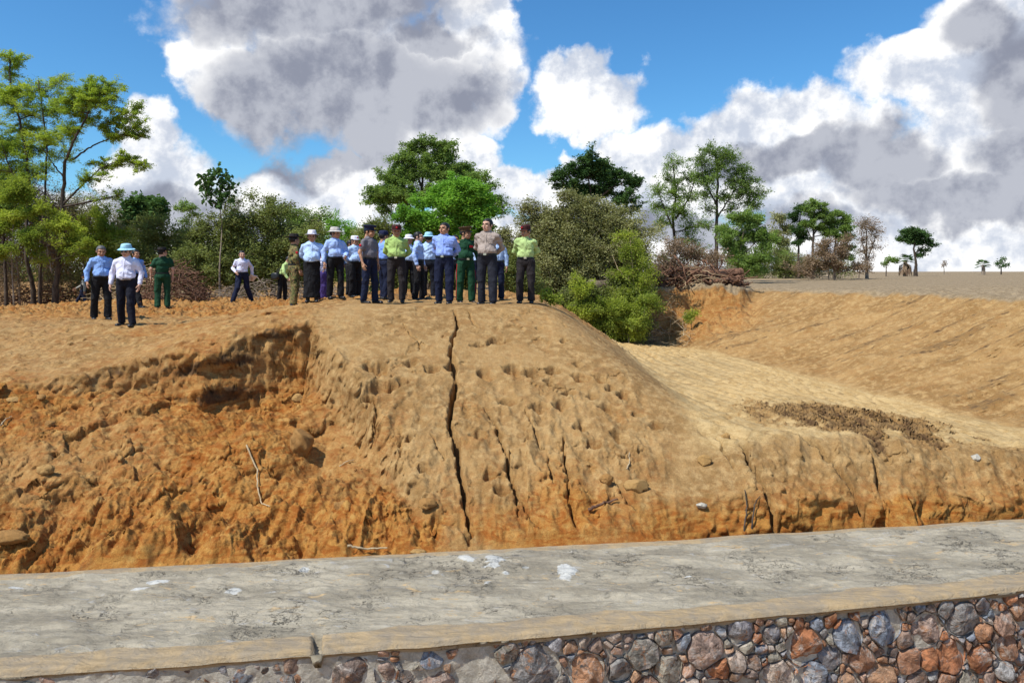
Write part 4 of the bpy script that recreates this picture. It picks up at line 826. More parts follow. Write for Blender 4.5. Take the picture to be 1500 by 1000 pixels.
brush('brush_pile', 'grey twiggy debris lying under the thorn thicket', 300, 500, 415, 442, 26, 300, M_twig, (.3, 1.0), (.006, .016), seed=7)
brush('brush_pile', 'grey dead branches strewn on the slope below the big bush', 850, 960, 370, 425, 26.3, 240, M_twig, (.5, 1.5), (.006, .02), seed=8)
brush('brush_pile', 'fallen light dry roots hanging down the eroded end of the bank', 955, 1010, 430, 490, 25.6, 60, M_pale, (.3, .9), (.005, .012), seed=9)
for lab, pts, R_, m_, yy in (('thick red-brown log end jutting from the root heap', [(1010,402),(1050,404),(1086,399)], .16, M_red, 28.4), ('grey fallen trunk lying in front of the big bush', [(862,420),(905,416),(950,408)], .17, M_bark, 26.0),
                         ('shorter fallen trunk lying across the grey one', [(880,432),(912,423),(940,424)], .12, M_twig, 25.8), ('red-brown broken log under the jutting log end', [(1040,416),(1062,408),(1084,408)], .11, M_red, 28.2)):
    P = np.array([Wp(p[0], p[1], yy+k*.2) for k, p in enumerate(pts)]); b = P[0]; root = empty('fallen_log', b); tag(root, lab, 'log'); mb = MB()
    Q = bez(P[0], P[1], P[2], 14)+rng.normal(0, .03, (14, 3)); tube(mb, Q-b, R_*(1+.2*rng.random(14)), 9, .3); mb.build('trunk', m_, root); mb = MB()
    for i in range(5):
        mb = MB(); k = rng.integers(0, 14); d = rng.normal(size=3)*.35; tube(mb, bez(Q[k], Q[k]+d*.5+.05, Q[k]+d, 5)-b, np.linspace(.035, .012, 5), 5, .3); mb.build('branch_stub', m_, root)
def far_wood():
    r = np.random.default_rng(9); N = 60000; x = r.uniform(-95, 8, N); q = r.integers(0, 60, N); cx = np.linspace(-95, 8, 60)[q]; sc_ = r.uniform(2.2, 4.2, 60)[q]
    d = sm_rand(N, r)*r.random((N, 1))**.4; Pc = np.stack([cx+d[:, 0]*3.2, 72+d[:, 1]*3+r.uniform(-4, 4, 60)[q], -.9+sc_*.5+d[:, 2]*sc_*.75], 1)
    V, F, t_ = leaves_mesh(Pc, .16, .6, .3, np.clip(r.random(60)[q]*.6+.4*r.random(N), 0, 1), r); o = mk('far_wood', V, [F], L_olive, None, False, {'rnd': t_}); tag(o, 'distant strip of dark green scrub behind the near bushes', 'far wood', kind='stuff')
far_wood()
# sticks and exposed roots lying on the cut
def stick(label, pts, R_, m_, lift=.02):
    P = np.array([hitf(*p)+np.array([0, -.03, lift]) for p in pts]); k = np.linspace(0, len(P)-1, 5*len(P)); i = np.minimum(k.astype(int), len(P)-2); f = (k-i)[:, None]
    Q = P[i]*(1-f)+P[i+1]*f; Q = Q+rng.normal(0, .004, Q.shape); mb = MB(); tube(mb, Q-P[0], np.linspace(R_, R_*.5, len(Q)), 6, .3); o = mb.build('dry_root', m_); o.location = P[0]; tag(o, label, 'root')
stick('pale straight stick stuck in the bottom of the long vertical crack', [(678,718),(682,745),(686,772)], .014, M_pale, .04)
stick('thin pale root curling down the orange slope at left', [(362,672),(378,695),(378,715),(385,735),(396,750)], .013, M_pale)
stick('dark root sticking out beside the earth lumps right of centre', [(862,745),(885,735),(905,733)], .022, M_red)
stick('short bent root above the earth lumps right of centre', [(918,688),(922,675),(921,664)], .012, M_pale)
stick('fine root on the ridge left of the compacted slope', [(498,687),(508,683),(520,677)], .010, M_pale)
stick('pair of dark rootlets low on the right scarp, the left one', [(1088,752),(1093,738),(1090,724)], .012, M_barkdk)
stick('dark rootlet low on the right scarp, nearer the orange undercut', [(1100,750),(1104,738),(1112,735)], .012, M_barkdk)
stick('thin stalk at the left edge of the orange slope', [(2,632),(10,624),(20,617)], .012, M_pale)
o_ = stick('flat pale lath lying on the capping edge at the foot of the orange slope', [(510,811),(535,809),(568,806)], .016, M_pale, .05)

# loose clods: the countable big lumps, then the uncountable crumbs
def lump(R3, seed, sub=22):
    th_, ph = np.meshgrid(np.linspace(0, 2*pi, 2*sub, endpoint=False), np.linspace(0.02, pi-.02, sub)); d = np.stack([np.cos(th_)*np.sin(ph), np.sin(th_)*np.sin(ph), np.cos(ph)], -1).reshape(-1, 3)
    s_ = 1+.22*vn(d[:, 0]*1.5+d[:, 2]+seed, d[:, 1]*1.5-d[:, 2], seed)+.10*vn(d[:, 0]*4+seed, d[:, 1]*4+d[:, 2]*3, 3)+.09*vn(d[:, 0]*7+d[:, 2]*8, d[:, 1]*9+seed, 4)+.05*vn(d[:, 0]*23+d[:, 2]*18, d[:, 1]*21, 4)
    dd_ = d*s_[:, None]; nrm = sm_rand(7, np.random.default_rng(int(seed)))
    for q_ in nrm: t_ = dd_@q_; dd_ = dd_-np.maximum(t_-.80, 0)[:, None]*q_
    return dd_*R3, gridfaces(sub, 2*sub, True)
for i, (lab, u, v, ru, rv) in enumerate((('biggest rounded earth boulder, lodged on the orange slope left of the ridge', 441, 662, 19, 22), ('knobbly orange clod on the dump of earth right of centre', 932, 718, 15, 12),
    ('flat-topped clod left of the knobbly orange one', 888, 706, 10, 8), ('orange brick-like clod below the dug hollow', 436, 600, 9, 7), ('pale lump in the crumbled heap low at left', 44, 737, 16, 9),
    ('buff clod beside the crumbled heap at left, upper one', 70, 712, 12, 8), ('squat buff lump half buried at the left edge', 18, 812, 22, 10), ('brown clod on the lip of the channel floor', 1062, 636, 6, 5),
    ('dark loose clod on the slope above the left heap', 74, 628, 8, 6), ('grey stone bedded in the right scarp', 1428, 671, 7, 5), ('small grey stone low on the slope right of centre', 1027, 736, 8, 4),
    ('ochre clod near the top left of the orange slope', 20, 595, 9, 5), ('tan clod low on the compacted slope near the vertical crack', 627, 752, 14, 8), ('round clod under the lath by the orange slope', 612, 812, 12, 4),
    ('buff clod lying left of the dug hollow', 60, 592, 9, 5), ('chunky clod above the undercut at right', 1032, 678, 10, 9), ('orange clod just below the small ridge root', 500, 742, 12, 9))):
    h = hitf(u, v); px = h[1]/FPX; V, F = lump(np.array([ru, (ru+rv)*.45, rv])*px, i*3+1); mb = MB(); mb.add(V, F, .5+.5*(i % 2)); o = mb.build('stone' if 'stone' in lab else 'earth_clod', M_mort if 'stone' in lab else M_clod)
    o.location = h+np.array([0, -.02, rv*px*.25]); tag(o, lab, 'stone' if 'stone' in lab else 'clod')
def crumbs():
    VV = [lump(np.ones(3), q_, 6) for q_ in (5, 11, 23, 37, 41)]; F0 = VV[0][1]; VV = [v_[0]*(1+.28*r_) for v_, r_ in zip((q_[0] for q_ in VV), (rng.normal(0, 1, (len(VV[0][0]), 1)).clip(-1, 1) for _ in range(5)))]; V0 = VV[0]; Vs, Fs, As = [], [], []; n = 0; r = np.random.default_rng(3)
    zones = [((-20, 560), (585, 825), 9000, .006, .034), ((1080, 1390), (590, 640), 1500, .008, .035), ((560, 1500), (600, 795), 6000, .004, .020), ((20, 440), (440, 470), 500, .015, .05),
             ((1000, 1490), (470, 600), 700, .01, .035), ((1090, 1490), (418, 440), 300, .02, .06), ((150, 200), (720, 800), 200, .02, .06), ((20, 120), (690, 790), 300, .02, .07), ((530, 960), (520, 640), 1500, .004, .02), ((860, 1500), (500, 620), 1200, .006, .02)]
    for (ua, ub), (va, vb_), k, ra, rb in zones:
        us = r.uniform(ua, ub, k); vs = r.uniform(va, vb_, k); ys = np.arange(8, 45, .05)
        xs_ = (us[:, None]-750)*ys/FPX; zz = base_h(xs_, np.repeat(ys[None], k, 0))[0]; hit_ = zz >= (HV-vs[:, None])*ys/FPX; j = hit_.argmax(1); okk = hit_.any(1)
        gate = fbm(us*.02, vs*.03, 3, 91) > -.15
        for i in np.nonzero(okk & gate)[0]:
            x = xs_[i, j[i]]; y_ = ys[j[i]]
            if y_ < yb(x)+.08: continue
            R_ = ra+(rb-ra)*r.random()**2; V = VV[i % 5]*R_*r.uniform(.6, 1.2, 3); a = r.uniform(0, 6.28); V = V@np.array([[cos(a), -sin(a), 0], [sin(a), cos(a), 0], [0, 0, 1]])
            Vs.append(V+np.array([x, y_, th(x, y_)+R_*.2])); Fs.append(F0+n); n += len(V0); As.append(np.full(len(V0), r.random()))
    o = mk('soil_crumbs', np.concatenate(Vs), [np.concatenate(Fs)], M_clod, None, False, {'rnd': np.concatenate(As)}); tag(o, 'loose crumbs and small clods of soil scattered over the cut slopes', 'soil crumbs', kind='stuff')
crumbs()
# ------------------------------------------------------------------ people: implicit surfaces turned into meshes
def surface_nets(f, o, h):
    s = f < 0; nx, ny, nz = f.shape
    C = [(i, j, k) for i in (0, 1) for j in (0, 1) for k in (0, 1)]
    sl_ = lambda A, c: A[c[0]:nx-1+c[0], c[1]:ny-1+c[1], c[2]:nz-1+c[2]]
    cnt = sum(sl_(s, c).astype(np.int8) for c in C); act = (cnt > 0) & (cnt < 8); I = np.argwhere(act)
    idx = -np.ones(act.shape, np.int64); idx[act] = np.arange(len(I)); pos = np.zeros((len(I), 3)); num = np.zeros(len(I))
    g = lambda c: f[I[:, 0]+c[0], I[:, 1]+c[1], I[:, 2]+c[2]]
    for a in C:
        for ax in range(3):
            if a[ax] == 1: continue
            b = list(a); b[ax] = 1; fa, fb = g(a), g(b); m_ = (fa < 0) != (fb < 0); t_ = np.where(m_, fa/(fa-fb+1e-12), 0)
            p = np.array(a, float)+np.zeros((len(I), 3)); p[:, ax] += t_; pos += p*m_[:, None]; num += m_
    V = o+(I+pos/num[:, None])*h; F = []
    for ax in range(3):
        b, c = (ax+1) % 3, (ax+2) % 3
        lo = [slice(0, None)]*3; hi = [slice(0, None)]*3
        lo[ax] = slice(0, -1); hi[ax] = slice(1, None); ch = (s[tuple(lo)] != s[tuple(hi)]); E = np.argwhere(ch); first = s[tuple(lo)][ch]
        ok = (E[:, b] > 0) & (E[:, c] > 0) & (E[:, b] < f.shape[b]-1) & (E[:, c] < f.shape[c]-1); E = E[ok]; first = first[ok]
        def cell(db, dc):
            q = E.copy(); q[:, b] -= db; q[:, c] -= dc; return idx[q[:, 0], q[:, 1], q[:, 2]]
        q = np.stack([cell(1, 1), cell(0, 1), cell(0, 0), cell(1, 0)], 1); q[~first] = q[~first][:, ::-1]; F.append(q)
    F = np.concatenate(F); F = F[(F >= 0).all(1)]; return V, F
def grid(lo, hi, h):
    ax = [np.arange(lo[i], hi[i]+h, h) for i in range(3)]; return np.stack(np.meshgrid(*ax, indexing='ij'), -1), np.array(lo, float)
def cap(P, a, b, ra, rb, sc=(1, 1, 1)):
    a = np.array(a, float); b = np.array(b, float); sc = np.array(sc, float); p = (P-a)/sc; d = (b-a)/sc
    t_ = np.clip((p@d)/(d@d+1e-9), 0, 1); return np.linalg.norm(p-t_[..., None]*d, axis=-1)-(ra+(rb-ra)*t_)
def ell(P, c, r):
    r = np.array(r, float); q = (P-np.array(c))/r; k = np.linalg.norm(q, axis=-1); return (k-1)*r.min()
def un(fs, k=.03):
    o = fs[0]
    for f in fs[1:]: o = smin(o, f, k)
    return o
def rotm(rx, ry, rz):
    cx, sx, cy, sy, cz, sz = cos(rx), sin(rx), cos(ry), sin(ry), cos(rz), sin(rz)
    return np.array([[cz, -sz, 0], [sz, cz, 0], [0, 0, 1]])@np.array([[cy, 0, sy], [0, 1, 0], [-sy, 0, cy]])@np.array([[1, 0, 0], [0, cx, -sx], [0, sx, cx]])
def make_head():
    G, o = grid((-.115, -.15, -.16), (.115, .13, .14), .0052)
    f = un([ell(G, (0, .012, .03), (.077, .096, .092)), ell(G, (0, -.022, -.045), (.058, .068, .068)), ell(G, (0, -.045, -.085), (.03, .035, .022))], .03)
    f = un([f, cap(G, (0, -.088, .018), (0, -.108, -.022), .008, .013), cap(G, (-.035, -.078, .035), (.035, -.078, .035), .012, .012)], .016)
    for s_ in (-1, 1):
        f = smax(f, -ell(G, (s_*.031, -.098, .012), (.018, .014, .012)), .012); f = un([f, ell(G, (s_*.079, .012, -.004), (.010, .020, .030)), ell(G, (s_*.045, -.07, -.025), (.02, .02, .018))], .01)
    f = un([f, ell(G, (0, -.086, -.052), (.026, .013, .009)), ell(G, (0, -.083, -.066), (.020, .012, .008))], .006)
    f = un([f, cap(G, (0, .02, -.06), (0, .03, -.15), .056, .058)], .02)
    V, F = surface_nets(f, o, .0052); fc = V[F].mean(1)
    mi = np.zeros(len(F), int)
    mi[(fc[:, 1] < -.07) & (np.abs(fc[:, 2]+.059) < .010) & (np.abs(fc[:, 0]) < .026)] = 2
    for s_ in (-1, 1):
        mi[(fc[:, 1] < -.055) & (np.hypot((fc[:, 0]-s_*.031)/.016, (fc[:, 2]-.012)/.0075) < 1)] = 1
        mi[(fc[:, 1] < -.055) & (np.hypot((fc[:, 0]-s_*.033)/.020, (fc[:, 2]-.036)/.0058) < 1)] = 1
    Gh, oh = grid((-.115, -.15, -.16), (.115, .14, .16), .0065)
    h = ell(Gh, (0, .016, .033), (.086, .104, .101)); line = .062-.0*Gh[..., 1]
    front = Gh[..., 1] < -.01-.0*Gh[..., 2]
    cut = np.where(Gh[..., 1] < -.02, .070-Gh[..., 2], np.where(Gh[..., 1] < .03, .02-Gh[..., 2], -.055-Gh[..., 2]))
    cut = np.maximum(smin(.072-Gh[..., 2], -(Gh[..., 1]+.035)*.9, .02)*1.0, -.065-Gh[..., 2]); hh = smax(h, cut, .012)
    hh = hh+.003*vn(Gh[..., 0]*60, Gh[..., 1]*60+Gh[..., 2]*50, 2); HV_, HF = surface_nets(hh, oh, .0065)
    return (V, F, mi), (HV_, HF)
def make_hand(curl):
    """hand hanging from the wrist at the origin, fingers towards -z, palm facing +x (thumb towards -y)"""
    G, o = grid((-.055, -.075, -.20), (.085, .06, .03), .0042)
    f = un([cap(G, (0, -.018, -.02), (0, -.026, -.085), .014, .014), cap(G, (0, .018, -.02), (0, .026, -.082), .013, .012), cap(G, (0, 0, 0), (0, 0, -.085), .018, .014), cap(G, (0, 0, .03), (0, 0, -.01), .024, .021)], .018)
    for y_, L, r_ in ((-.030, .070, .0085), (-.010, .078, .0088), (.010, .073, .0085), (.029, .058, .0075)):
        p = np.array([0, y_, -.085]); a = curl*.45
        g_ = None
        for k, q in enumerate((.45, .30, .25)):
            d = np.array([sin(a), y_*.8, -cos(a)]); n_ = p+d*L*q*1.15; c = cap(G, p, n_, r_-.0006*k, r_-.0012*(k+1)+.0006); g_ = c if g_ is None else smin(g_, c, .004); p = n_; a += curl*.75+.08*k
        f = smin(f, g_, .005)
    f = un([f, cap(G, (.004, -.02, -.03), (.016, -.046, -.062), .014, .0105), cap(G, (.016, -.046, -.062), (.030, -.052, -.092), .0105, .0085)], .008)
    return surface_nets(f, o, .0042)
HEAD, HAIR = make_head(); HANDS = {'relax': make_hand(.35), 'grip': make_hand(1.15)}
def align(d, side):
    """rotation taking -z to d, keeping the palm turned inward"""
    z = -np.array(d)/np.linalg.norm(d); x = np.array([-side, 0, 0.0]); x = x-(x@z)*z; x /= np.linalg.norm(x); y_ = np.cross(z, x); return np.stack([x, y_, z], 1)
def lathe(prof, n=28, sq=(1, 1)):
    th_ = np.arange(n)/n*2*pi; V = np.array([[r_*cos(t_)*sq[0], r_*sin(t_)*sq[1], z] for r_, z in prof for t_ in th_]); return V, gridfaces(len(prof), n, True)
S_ = {}
def C(key, col, **k):
    if key not in S_: S_[key] = cloth(key, col, **k)
    return S_[key]
BLUE = lambda: C('sky_blue_cotton', (.24, .40, .76)); PALE = lambda: C('pale_blue_cotton', (.44, .60, .88)); BLU2 = lambda: C('cornflower_cotton', (.20, .34, .78))
WHITE = lambda: C('white_cotton', (.66, .67, .84)); LIME = lambda: C('lime_cotton', (.42, .56, .22)); TAUPE = lambda: C('taupe_cotton', (.34, .28, .245)); GREYS = lambda: C('grey_uniform', (.155, .145, .165))
GREEN = lambda: C('green_uniform', (.010, .052, .024)); NAVY = lambda: C('navy_trousers', (.008, .012, .035)); BLACK = lambda: C('black_trousers', (.010, .010, .012)); CHAR = lambda: C('charcoal_trousers', (.024, .020, .022))
PURP = lambda: C('purple_longyi', (.07, .045, .19)); DARKV = lambda: C('dark_vest', (.02, .02, .025)); RED = lambda: C('red_patch', (.50, .02, .03)); GOLD = lambda: C('gold_braid', (.62, .45, .12)); LTHAT = lambda: C('light_blue_hat', (.35, .62, .75))
WHAT = lambda: C('white_hat', (.72, .70, .78)); BEIGE = lambda: C('beige_hat', (.50, .47, .43)); DKHAT = lambda: C('dark_felt', (.018, .014, .014)); BRHAT = lambda: C('brown_cap', (.10, .06, .03)); MAROON = lambda: C('maroon_cap', (.05, .015, .015)); NAVH = lambda: C('navy_cap', (.015, .02, .06)); PAPER = lambda: C('paper', (.72, .70, .78), amt=.03)
def camo_b(q, b):
    P = objco(q); n = q.noise(P, 15, 3, .6, 1); n2 = q.noise(P, 19, 3, .6, 1.5); n3 = q.noise(P, 11, 3, .6, 1)
    c = q.mix(q.mr(n, .5, .52), (.21, .17, .06), (.075, .10, .03)); c = q.mix(q.mr(n2, .54, .56), c, (.11, .06, .03)); c = q.mix(q.mr(n3, .58, .6), c, (.012, .013, .01))
    q.put(b.inputs['Base Color'], c); bump(q, b, q.noise(P, 9, 3), .025)
M_camo = mat('camouflage_cloth', rough=.85, build=camo_b)
PEOPLE = []
ARM = {'side': ((.255, .03, 1.13), (.262, -.05, .885)), 'back': ((.225, .13, 1.14), (.05, .20, .97)), 'front': ((.27, -.03, 1.13), (.06, -.185, .985)), 'bent': ((.265, .02, 1.13), (.15, -.22, 1.02)),
       'walk': ((.26, -.08, 1.14), (.25, -.24, .96)), 'swing': ((.25, .13, 1.15), (.26, .14, .90)), 'reach': ((.25, -.16, 1.15), (.22, -.36, 1.00)), 'hang': ((.235, 0, 1.13), (.235, -.03, .88))}
def person(u, y, hpx, label, rot=0, top=None, bot=None, hat=None, hatm=None, arms=('side', 'side'), stride=(0, 0), skin=None, hair=None, yaw=0, pitch=0, lean=0, short=False, belly=.0, wide=1.0,
           skirt=False, glasses=None, belt=True, buckle=False, extras=(), dx=0, sole=0.0, stance=.112, bow=0):
    g = at(u, y); H = hpx*y/FPX; hat_h = {'bucket': .04, 'fedora': .07, 'peak': .06, 'slouch': .05, 'cap': .025, None: 0}[hat]; k = H/(1.70+hat_h)
    rz = radians(rot); g = g+np.array([0, 0, -.01]); root = empty('person', g, rz); root.scale = (1.12, 1.08, 1.0); tag(root, label, 'person', 'party of men inspecting the earthworks')
    skin = skin or M_skin; r = np.random.default_rng(int(u*3+y)); seed = int(u)
    ank = {}; hipz = .90
    # lean about the pelvis for everything above it, bow bends the chest forward
    def up(p):
        p = np.array(p, float); p2 = p.copy(); a = lean; z = p[..., 2]-.92; c_, s_ = cos(a), sin(a); m_ = np.clip(z/.1, 0, 1) if np.ndim(z) else float(np.clip(z/.1, 0, 1))
        ny = p[..., 1]*c_-z*s_; nz = .92+p[..., 1]*s_+z*c_; p2[..., 1] = np.where(z > 0, ny, p[..., 1]); p2[..., 2] = np.where(z > 0, nz, p[..., 2]); return p2
    sh = {s_: (s_*.160*wide, .0, 1.365) for s_ in (-1, 1)}; el, wr = {}, {}
    for s_, nm in ((-1, arms[0]), (1, arms[1])):
        e, w_ = ARM[nm] if isinstance(nm, str) else nm; el[s_] = (s_*e[0]*wide**.5, e[1], e[2]); wr[s_] = (s_*w_[0], w_[1]-(belly if w_[1] < -.1 else 0), w_[2])
    leg = {}
    for s_, st in ((-1, stride[0]), (1, stride[1])):
        d = st; lift = max(0, .0); hp = (s_*.09, 0, .90); an = (s_*stance*(.8 if skirt else 1), d*.42, .085); kn = (s_*(.10+stance*.1), d*.20-.025-abs(d)*.03, .49); leg[s_] = (hp, kn, an)
    # skin surface of the body
    G, o = grid((-.36, -.46, .02), (.36, .42, 1.52), .021); Gi = G
    parts = [ell(G, (0, .005, 1.25), (.150*wide, .098, .19)), ell(G, (0, -belly*.3, 1.07), (.135*wide, .095+belly*.4, .15)), ell(G, (0, .005, .93), (.145, .105, .12)), cap(G, (-.12*wide, .005, 1.365), (.12*wide, .005, 1.365), .045, .045), cap(G, (0, .01, 1.36), (0, .012, 1.50), .062, .055)]
    for s_ in (-1, 1):
        parts += [cap(G, sh[s_], el[s_], .048, .038), cap(G, el[s_], wr[s_], .038, .025), cap(G, leg[s_][0], leg[s_][1], .078, .050), cap(G, leg[s_][1], leg[s_][2], .050, .035)]
    V, F = surface_nets(un(parts, .025), o, .021); mb = MB(); mb.add(up(V)*k, F)
    R = rotm(pitch, 0, radians(yaw)); hc = np.array([0, -.006, 1.575]); hv = up(HEAD[0]*1.06@R.T+hc)*k
    mis = HEAD[2]
    for q in (0, 1, 2):
        if (mis == q).any(): mb.add(hv, HEAD[1][mis == q], 0, q)
    for s_ in (-1, 1):
        d = np.array(wr[s_])-np.array(el[s_]); hd = HANDS['grip' if (arms[0 if s_ < 0 else 1] in ('front', 'back')) else 'relax']; v_ = hd[0].copy(); f_ = hd[1]
        if s_ > 0: pass
        v_[:, 1] *= -1 if s_ > 0 else 1; f_ = f_[:, ::-1] if s_ > 0 else f_
        A_ = align(d, s_); v_ = v_@A_.T; mb.add(up(v_+np.array(wr[s_]))*k, f_)
    body = mb.build('body', [skin, M_eye, M_lip], root, True)
    # shirt
    G, o = grid((-.40, -.42, .86), (.40, .36, 1.50), .0145)
    parts = [ell(G, (0, .004, 1.27), (.172*wide, .118, .20)), ell(G, (0, -belly*.45, 1.08), (.160*wide, .118+belly*.55, .165)), cap(G, (-.125*wide, .006, 1.365), (0, .006, 1.40), .058, .066), cap(G, (.125*wide, .006, 1.365), (0, .006, 1.40), .058, .066), cap(G, (0, .01, 1.36), (0, .008, 1.45), .072, .064)]
    f = un(parts, .035)
    for s_ in (-1, 1):
        e = np.array(el[s_]); w_ = np.array(wr[s_]); S0 = np.array(sh[s_])
        if short: f = smin(f, cap(G, S0, S0*.35+e*.65, .066, .062), .03)
        else: f = smin(smin(f, cap(G, S0, e, .059, .052), .03), cap(G, e, e*.08+w_*.92, .054, .040), .02)
    fold = .018*fbm(G[..., 0]*7+seed, G[..., 2]*9+G[..., 1]*3, 3, 3)+.008*vn(G[..., 0]*16+G[..., 2]*11, G[..., 2]*17-G[..., 1]*13+seed, 4)
    f = smax(f+fold*1.0, .975-G[..., 2], .012)
    for s_ in (-1, 1):   # keep sleeves that hang below the waist
        if not short:
            e = np.array(el[s_]); w_ = np.array(wr[s_]); f = smin(f, cap(G, e, e*.08+w_*.92, .054, .040)+.5*fold, .006)
    V, F = surface_nets(f, o, .0145); sm_ = MB(); sm_.add(up(V)*k, F); shirt = sm_.build('shirt', top, root)
    # collar wings and placket on the shirt
    cb = MB(); th_ = np.linspace(.18, 2*pi-.18, 22)-pi/2; rr = .068
    Vc = np.array([[rr*(1+.10*q)*cos(t_)*1.0, .006+rr*(1+.10*q)*sin(t_)*.98, 1.455-.030*q-.022*q*max(0, -sin(t_))] for q in (-.6, 0, 1.0, 1.9) for t_ in th_])
    cb.add(up(Vc)*k, gridfaces(4, len(th_))); cb.build('collar', top, shirt)
    if not skirt or True:
        pb = MB(); zz = np.linspace(1.42, 1.0, 14)
        # front surface located by marching towards the shirt
        T_ = []
        for z in zz:
            ys = np.linspace(-.35, 0, 80); q = np.stack([np.zeros(80), ys, np.full(80, z)], 1); ff = un([ell(q, (0, .004, 1.27), (.172*wide, .118, .20)), ell(q, (0, -belly*.45, 1.08), (.160*wide, .118+belly*.55, .165)), cap(q, (0, .01, 1.36), (0, .008, 1.45), .072, .064)], .035); T_.append(ys[np.argmax(ff < 0)])
        T_ = np.array(T_)-.011; Vp = np.array([[x_, T_[i]+abs(x_)*.1, z] for i, z in enumerate(zz) for x_ in (-.014, .014)]); pb.add(up(Vp)*k, gridfaces(14, 2)); pb.build('placket', top, shirt)
        if not (short or skirt):
            V2, F2 = [], []; pk = MB(); pz = (1.31, 1.21); Vq = np.array([[.045+a*.075, T_[min(13, int((1.42-z)/.42*13))]+.010-.016*(1-a)+.012*a*a, z] for z in pz for a in (0, .33, .66, 1)]); pk.add(up(Vq)*k, gridfaces(2, 4)); pk.build('pocket', top, shirt)
    # trousers or longyi
    G, o = grid((-.30, -.40, .03), (.30, .40, 1.06), .0155)
    f = un([ell(G, (0, -belly*.2, .985), (.155*wide**.5, .118+belly*.35, .11)), ell(G, (0, .01, .91), (.160, .122, .12))], .03)
    if skirt:
        f = un([f, cap(G, (0, 0, .90), (0, 0, .14), .150, .155, (1.15, .8, 1)), cap(G, (0, leg[-1][2][1]*.5, .5), (-.05, leg[-1][2][1], .14), .12, .12)], .05); f = smax(f, .11-G[..., 2], .01)
    else:
        L = [un([cap(G, leg[s_][0], leg[s_][1], .097, .074), cap(G, leg[s_][1], leg[s_][2], .072, .070)], .02) for s_ in (-1, 1)]; f = smin(f, np.minimum(*L), .03); f = smax(f, .065-G[..., 2], .008)
    f = smax(f, G[..., 2]-1.015, .01)+.016*fbm(G[..., 0]*13+seed, G[..., 2]*6+G[..., 1]*9, 3, 6)*(G[..., 2] < .97)
    V, F = surface_nets(f, o, .0155); tb = MB(); tb.add(up(V)*k, F); tb.build('longyi' if skirt else 'trousers', bot, root)
    for s_ in (-1, 1):
        an = np.array(leg[s_][2]); G, o = grid((an[0]-.08, an[1]-.24, -.02), (an[0]+.08, an[1]+.11, .15), .0105); bk = max(0, an[1])*0
        f = un([cap(G, (an[0], an[1]+.03, .042), (an[0]+s_*.015, an[1]-.15, .030), .042, .040, (1, 1, .9)), cap(G, (an[0], an[1]+.015, .05), (an[0], an[1]+.005, .12), .042, .045)], .02); f = smax(f, -G[..., 2]+.0, .006)
        V, F = surface_nets(f, o, .0105); hb = MB(); hb.add(V*k, F); hb.build('shoe', M_shoe, root)
    if belt and not skirt:
        n_ = 30; t_ = np.arange(n_)/n_*2*pi; Vb = np.array([[(.158*wide**.5+.008)*cos(q), -belly*.28+(.122+belly*.40+.006)*sin(q), z] for z in (.985, .990, 1.016, 1.020) for q in t_]); bb = MB(); bb.add(up(Vb)*k, gridfaces(4, n_, True)); bo = bb.build('belt', M_belt, root)
        if buckle:
            yy = -belly*.28-(.122+belly*.40+.014); Vb = np.array([[x_, yy+(0 if i else .012), z] for i in (0, 1) for x_, z in ((-.026, .982), (.026, .982), (.026, 1.022), (-.026, 1.022))]); bb = MB(); bb.add(up(Vb)*k, np.array([[4, 5, 6, 7], [0, 1, 5, 4], [1, 2, 6, 5], [2, 3, 7, 6], [3, 0, 4, 7]])); bb.build('buckle', M_metal, bo, False)
    toh = lambda v_: up(np.asarray(v_)*1.06@R.T+hc)*k
    hb = MB(); hb.add(toh(HAIR[0]), HAIR[1]); hb.build('hair', hair or M_hair, root)
    if hat:
        V0 = None
        if hat == 'bucket': V0 = [lathe([(.150, .045), (.156, .040), (.120, .062), (.094, .078), (.090, .12), (.078, .150), (.04, .160), (.001, .161)], sq=(.95, 1.08))]
        elif hat == 'fedora': V0 = [lathe([(.158, .066), (.162, .062), (.125, .066), (.094, .072), (.090, .125), (.084, .165), (.06, .172), (.001, .160)], sq=(.92, 1.08))]
        elif hat == 'slouch': V0 = [lathe([(.175, .085), (.180, .08), (.14, .066), (.094, .066), (.092, .12), (.082, .150), (.05, .150), (.001, .140)], sq=(.92, 1.08))]
        elif hat == 'peak':
            a, fa = lathe([(.093, .045), (.096, .085), (.125, .125), (.132, .135), (.11, .145), (.001, .150)], sq=(.95, 1.08)); a[:, 2] += -.10*np.clip(a[:, 1], -.2, .2)*(a[:, 2] > .1); V0 = [(a, fa)]
        else: V0 = [lathe([(.093, .05), (.096, .075), (.094, .115), (.086, .140), (.05, .150), (.001, .152)], sq=(.94, 1.08))]
        q = MB()
        for a, fa in V0: a = a.copy(); a[:, 1] += .012; q.add(toh(a), fa)
        ho = q.build('hat', hatm, root)
        if hat in ('peak', 'cap'):
            t_ = np.linspace(-2.6, -.54, 13); vz = np.array([[rr_*cos(a)*.93, .012+rr_*sin(a)*(1.08 if rr_ < .1 else 1.18), z] for rr_, z in ((.094, .056), (.128, .040), (.130, .036), (.094, .049)) for a in t_]); q = MB(); q.add(toh(vz), gridfaces(4, 13)); q.build('visor', M_shoe if hat == 'peak' else hatm, ho)
            q = MB(); bd, bf = lathe([(.020, 0), (.016, .006), (.001, .009)], 10); bd = bd@rotm(pi/2, 0, 0).T+np.array([0, -.098, .092]); q.add(toh(bd), bf); q.build('badge', (GOLD() if hat == 'peak' else RED()), ho)
        elif hat == 'fedora' or hat == 'bucket':
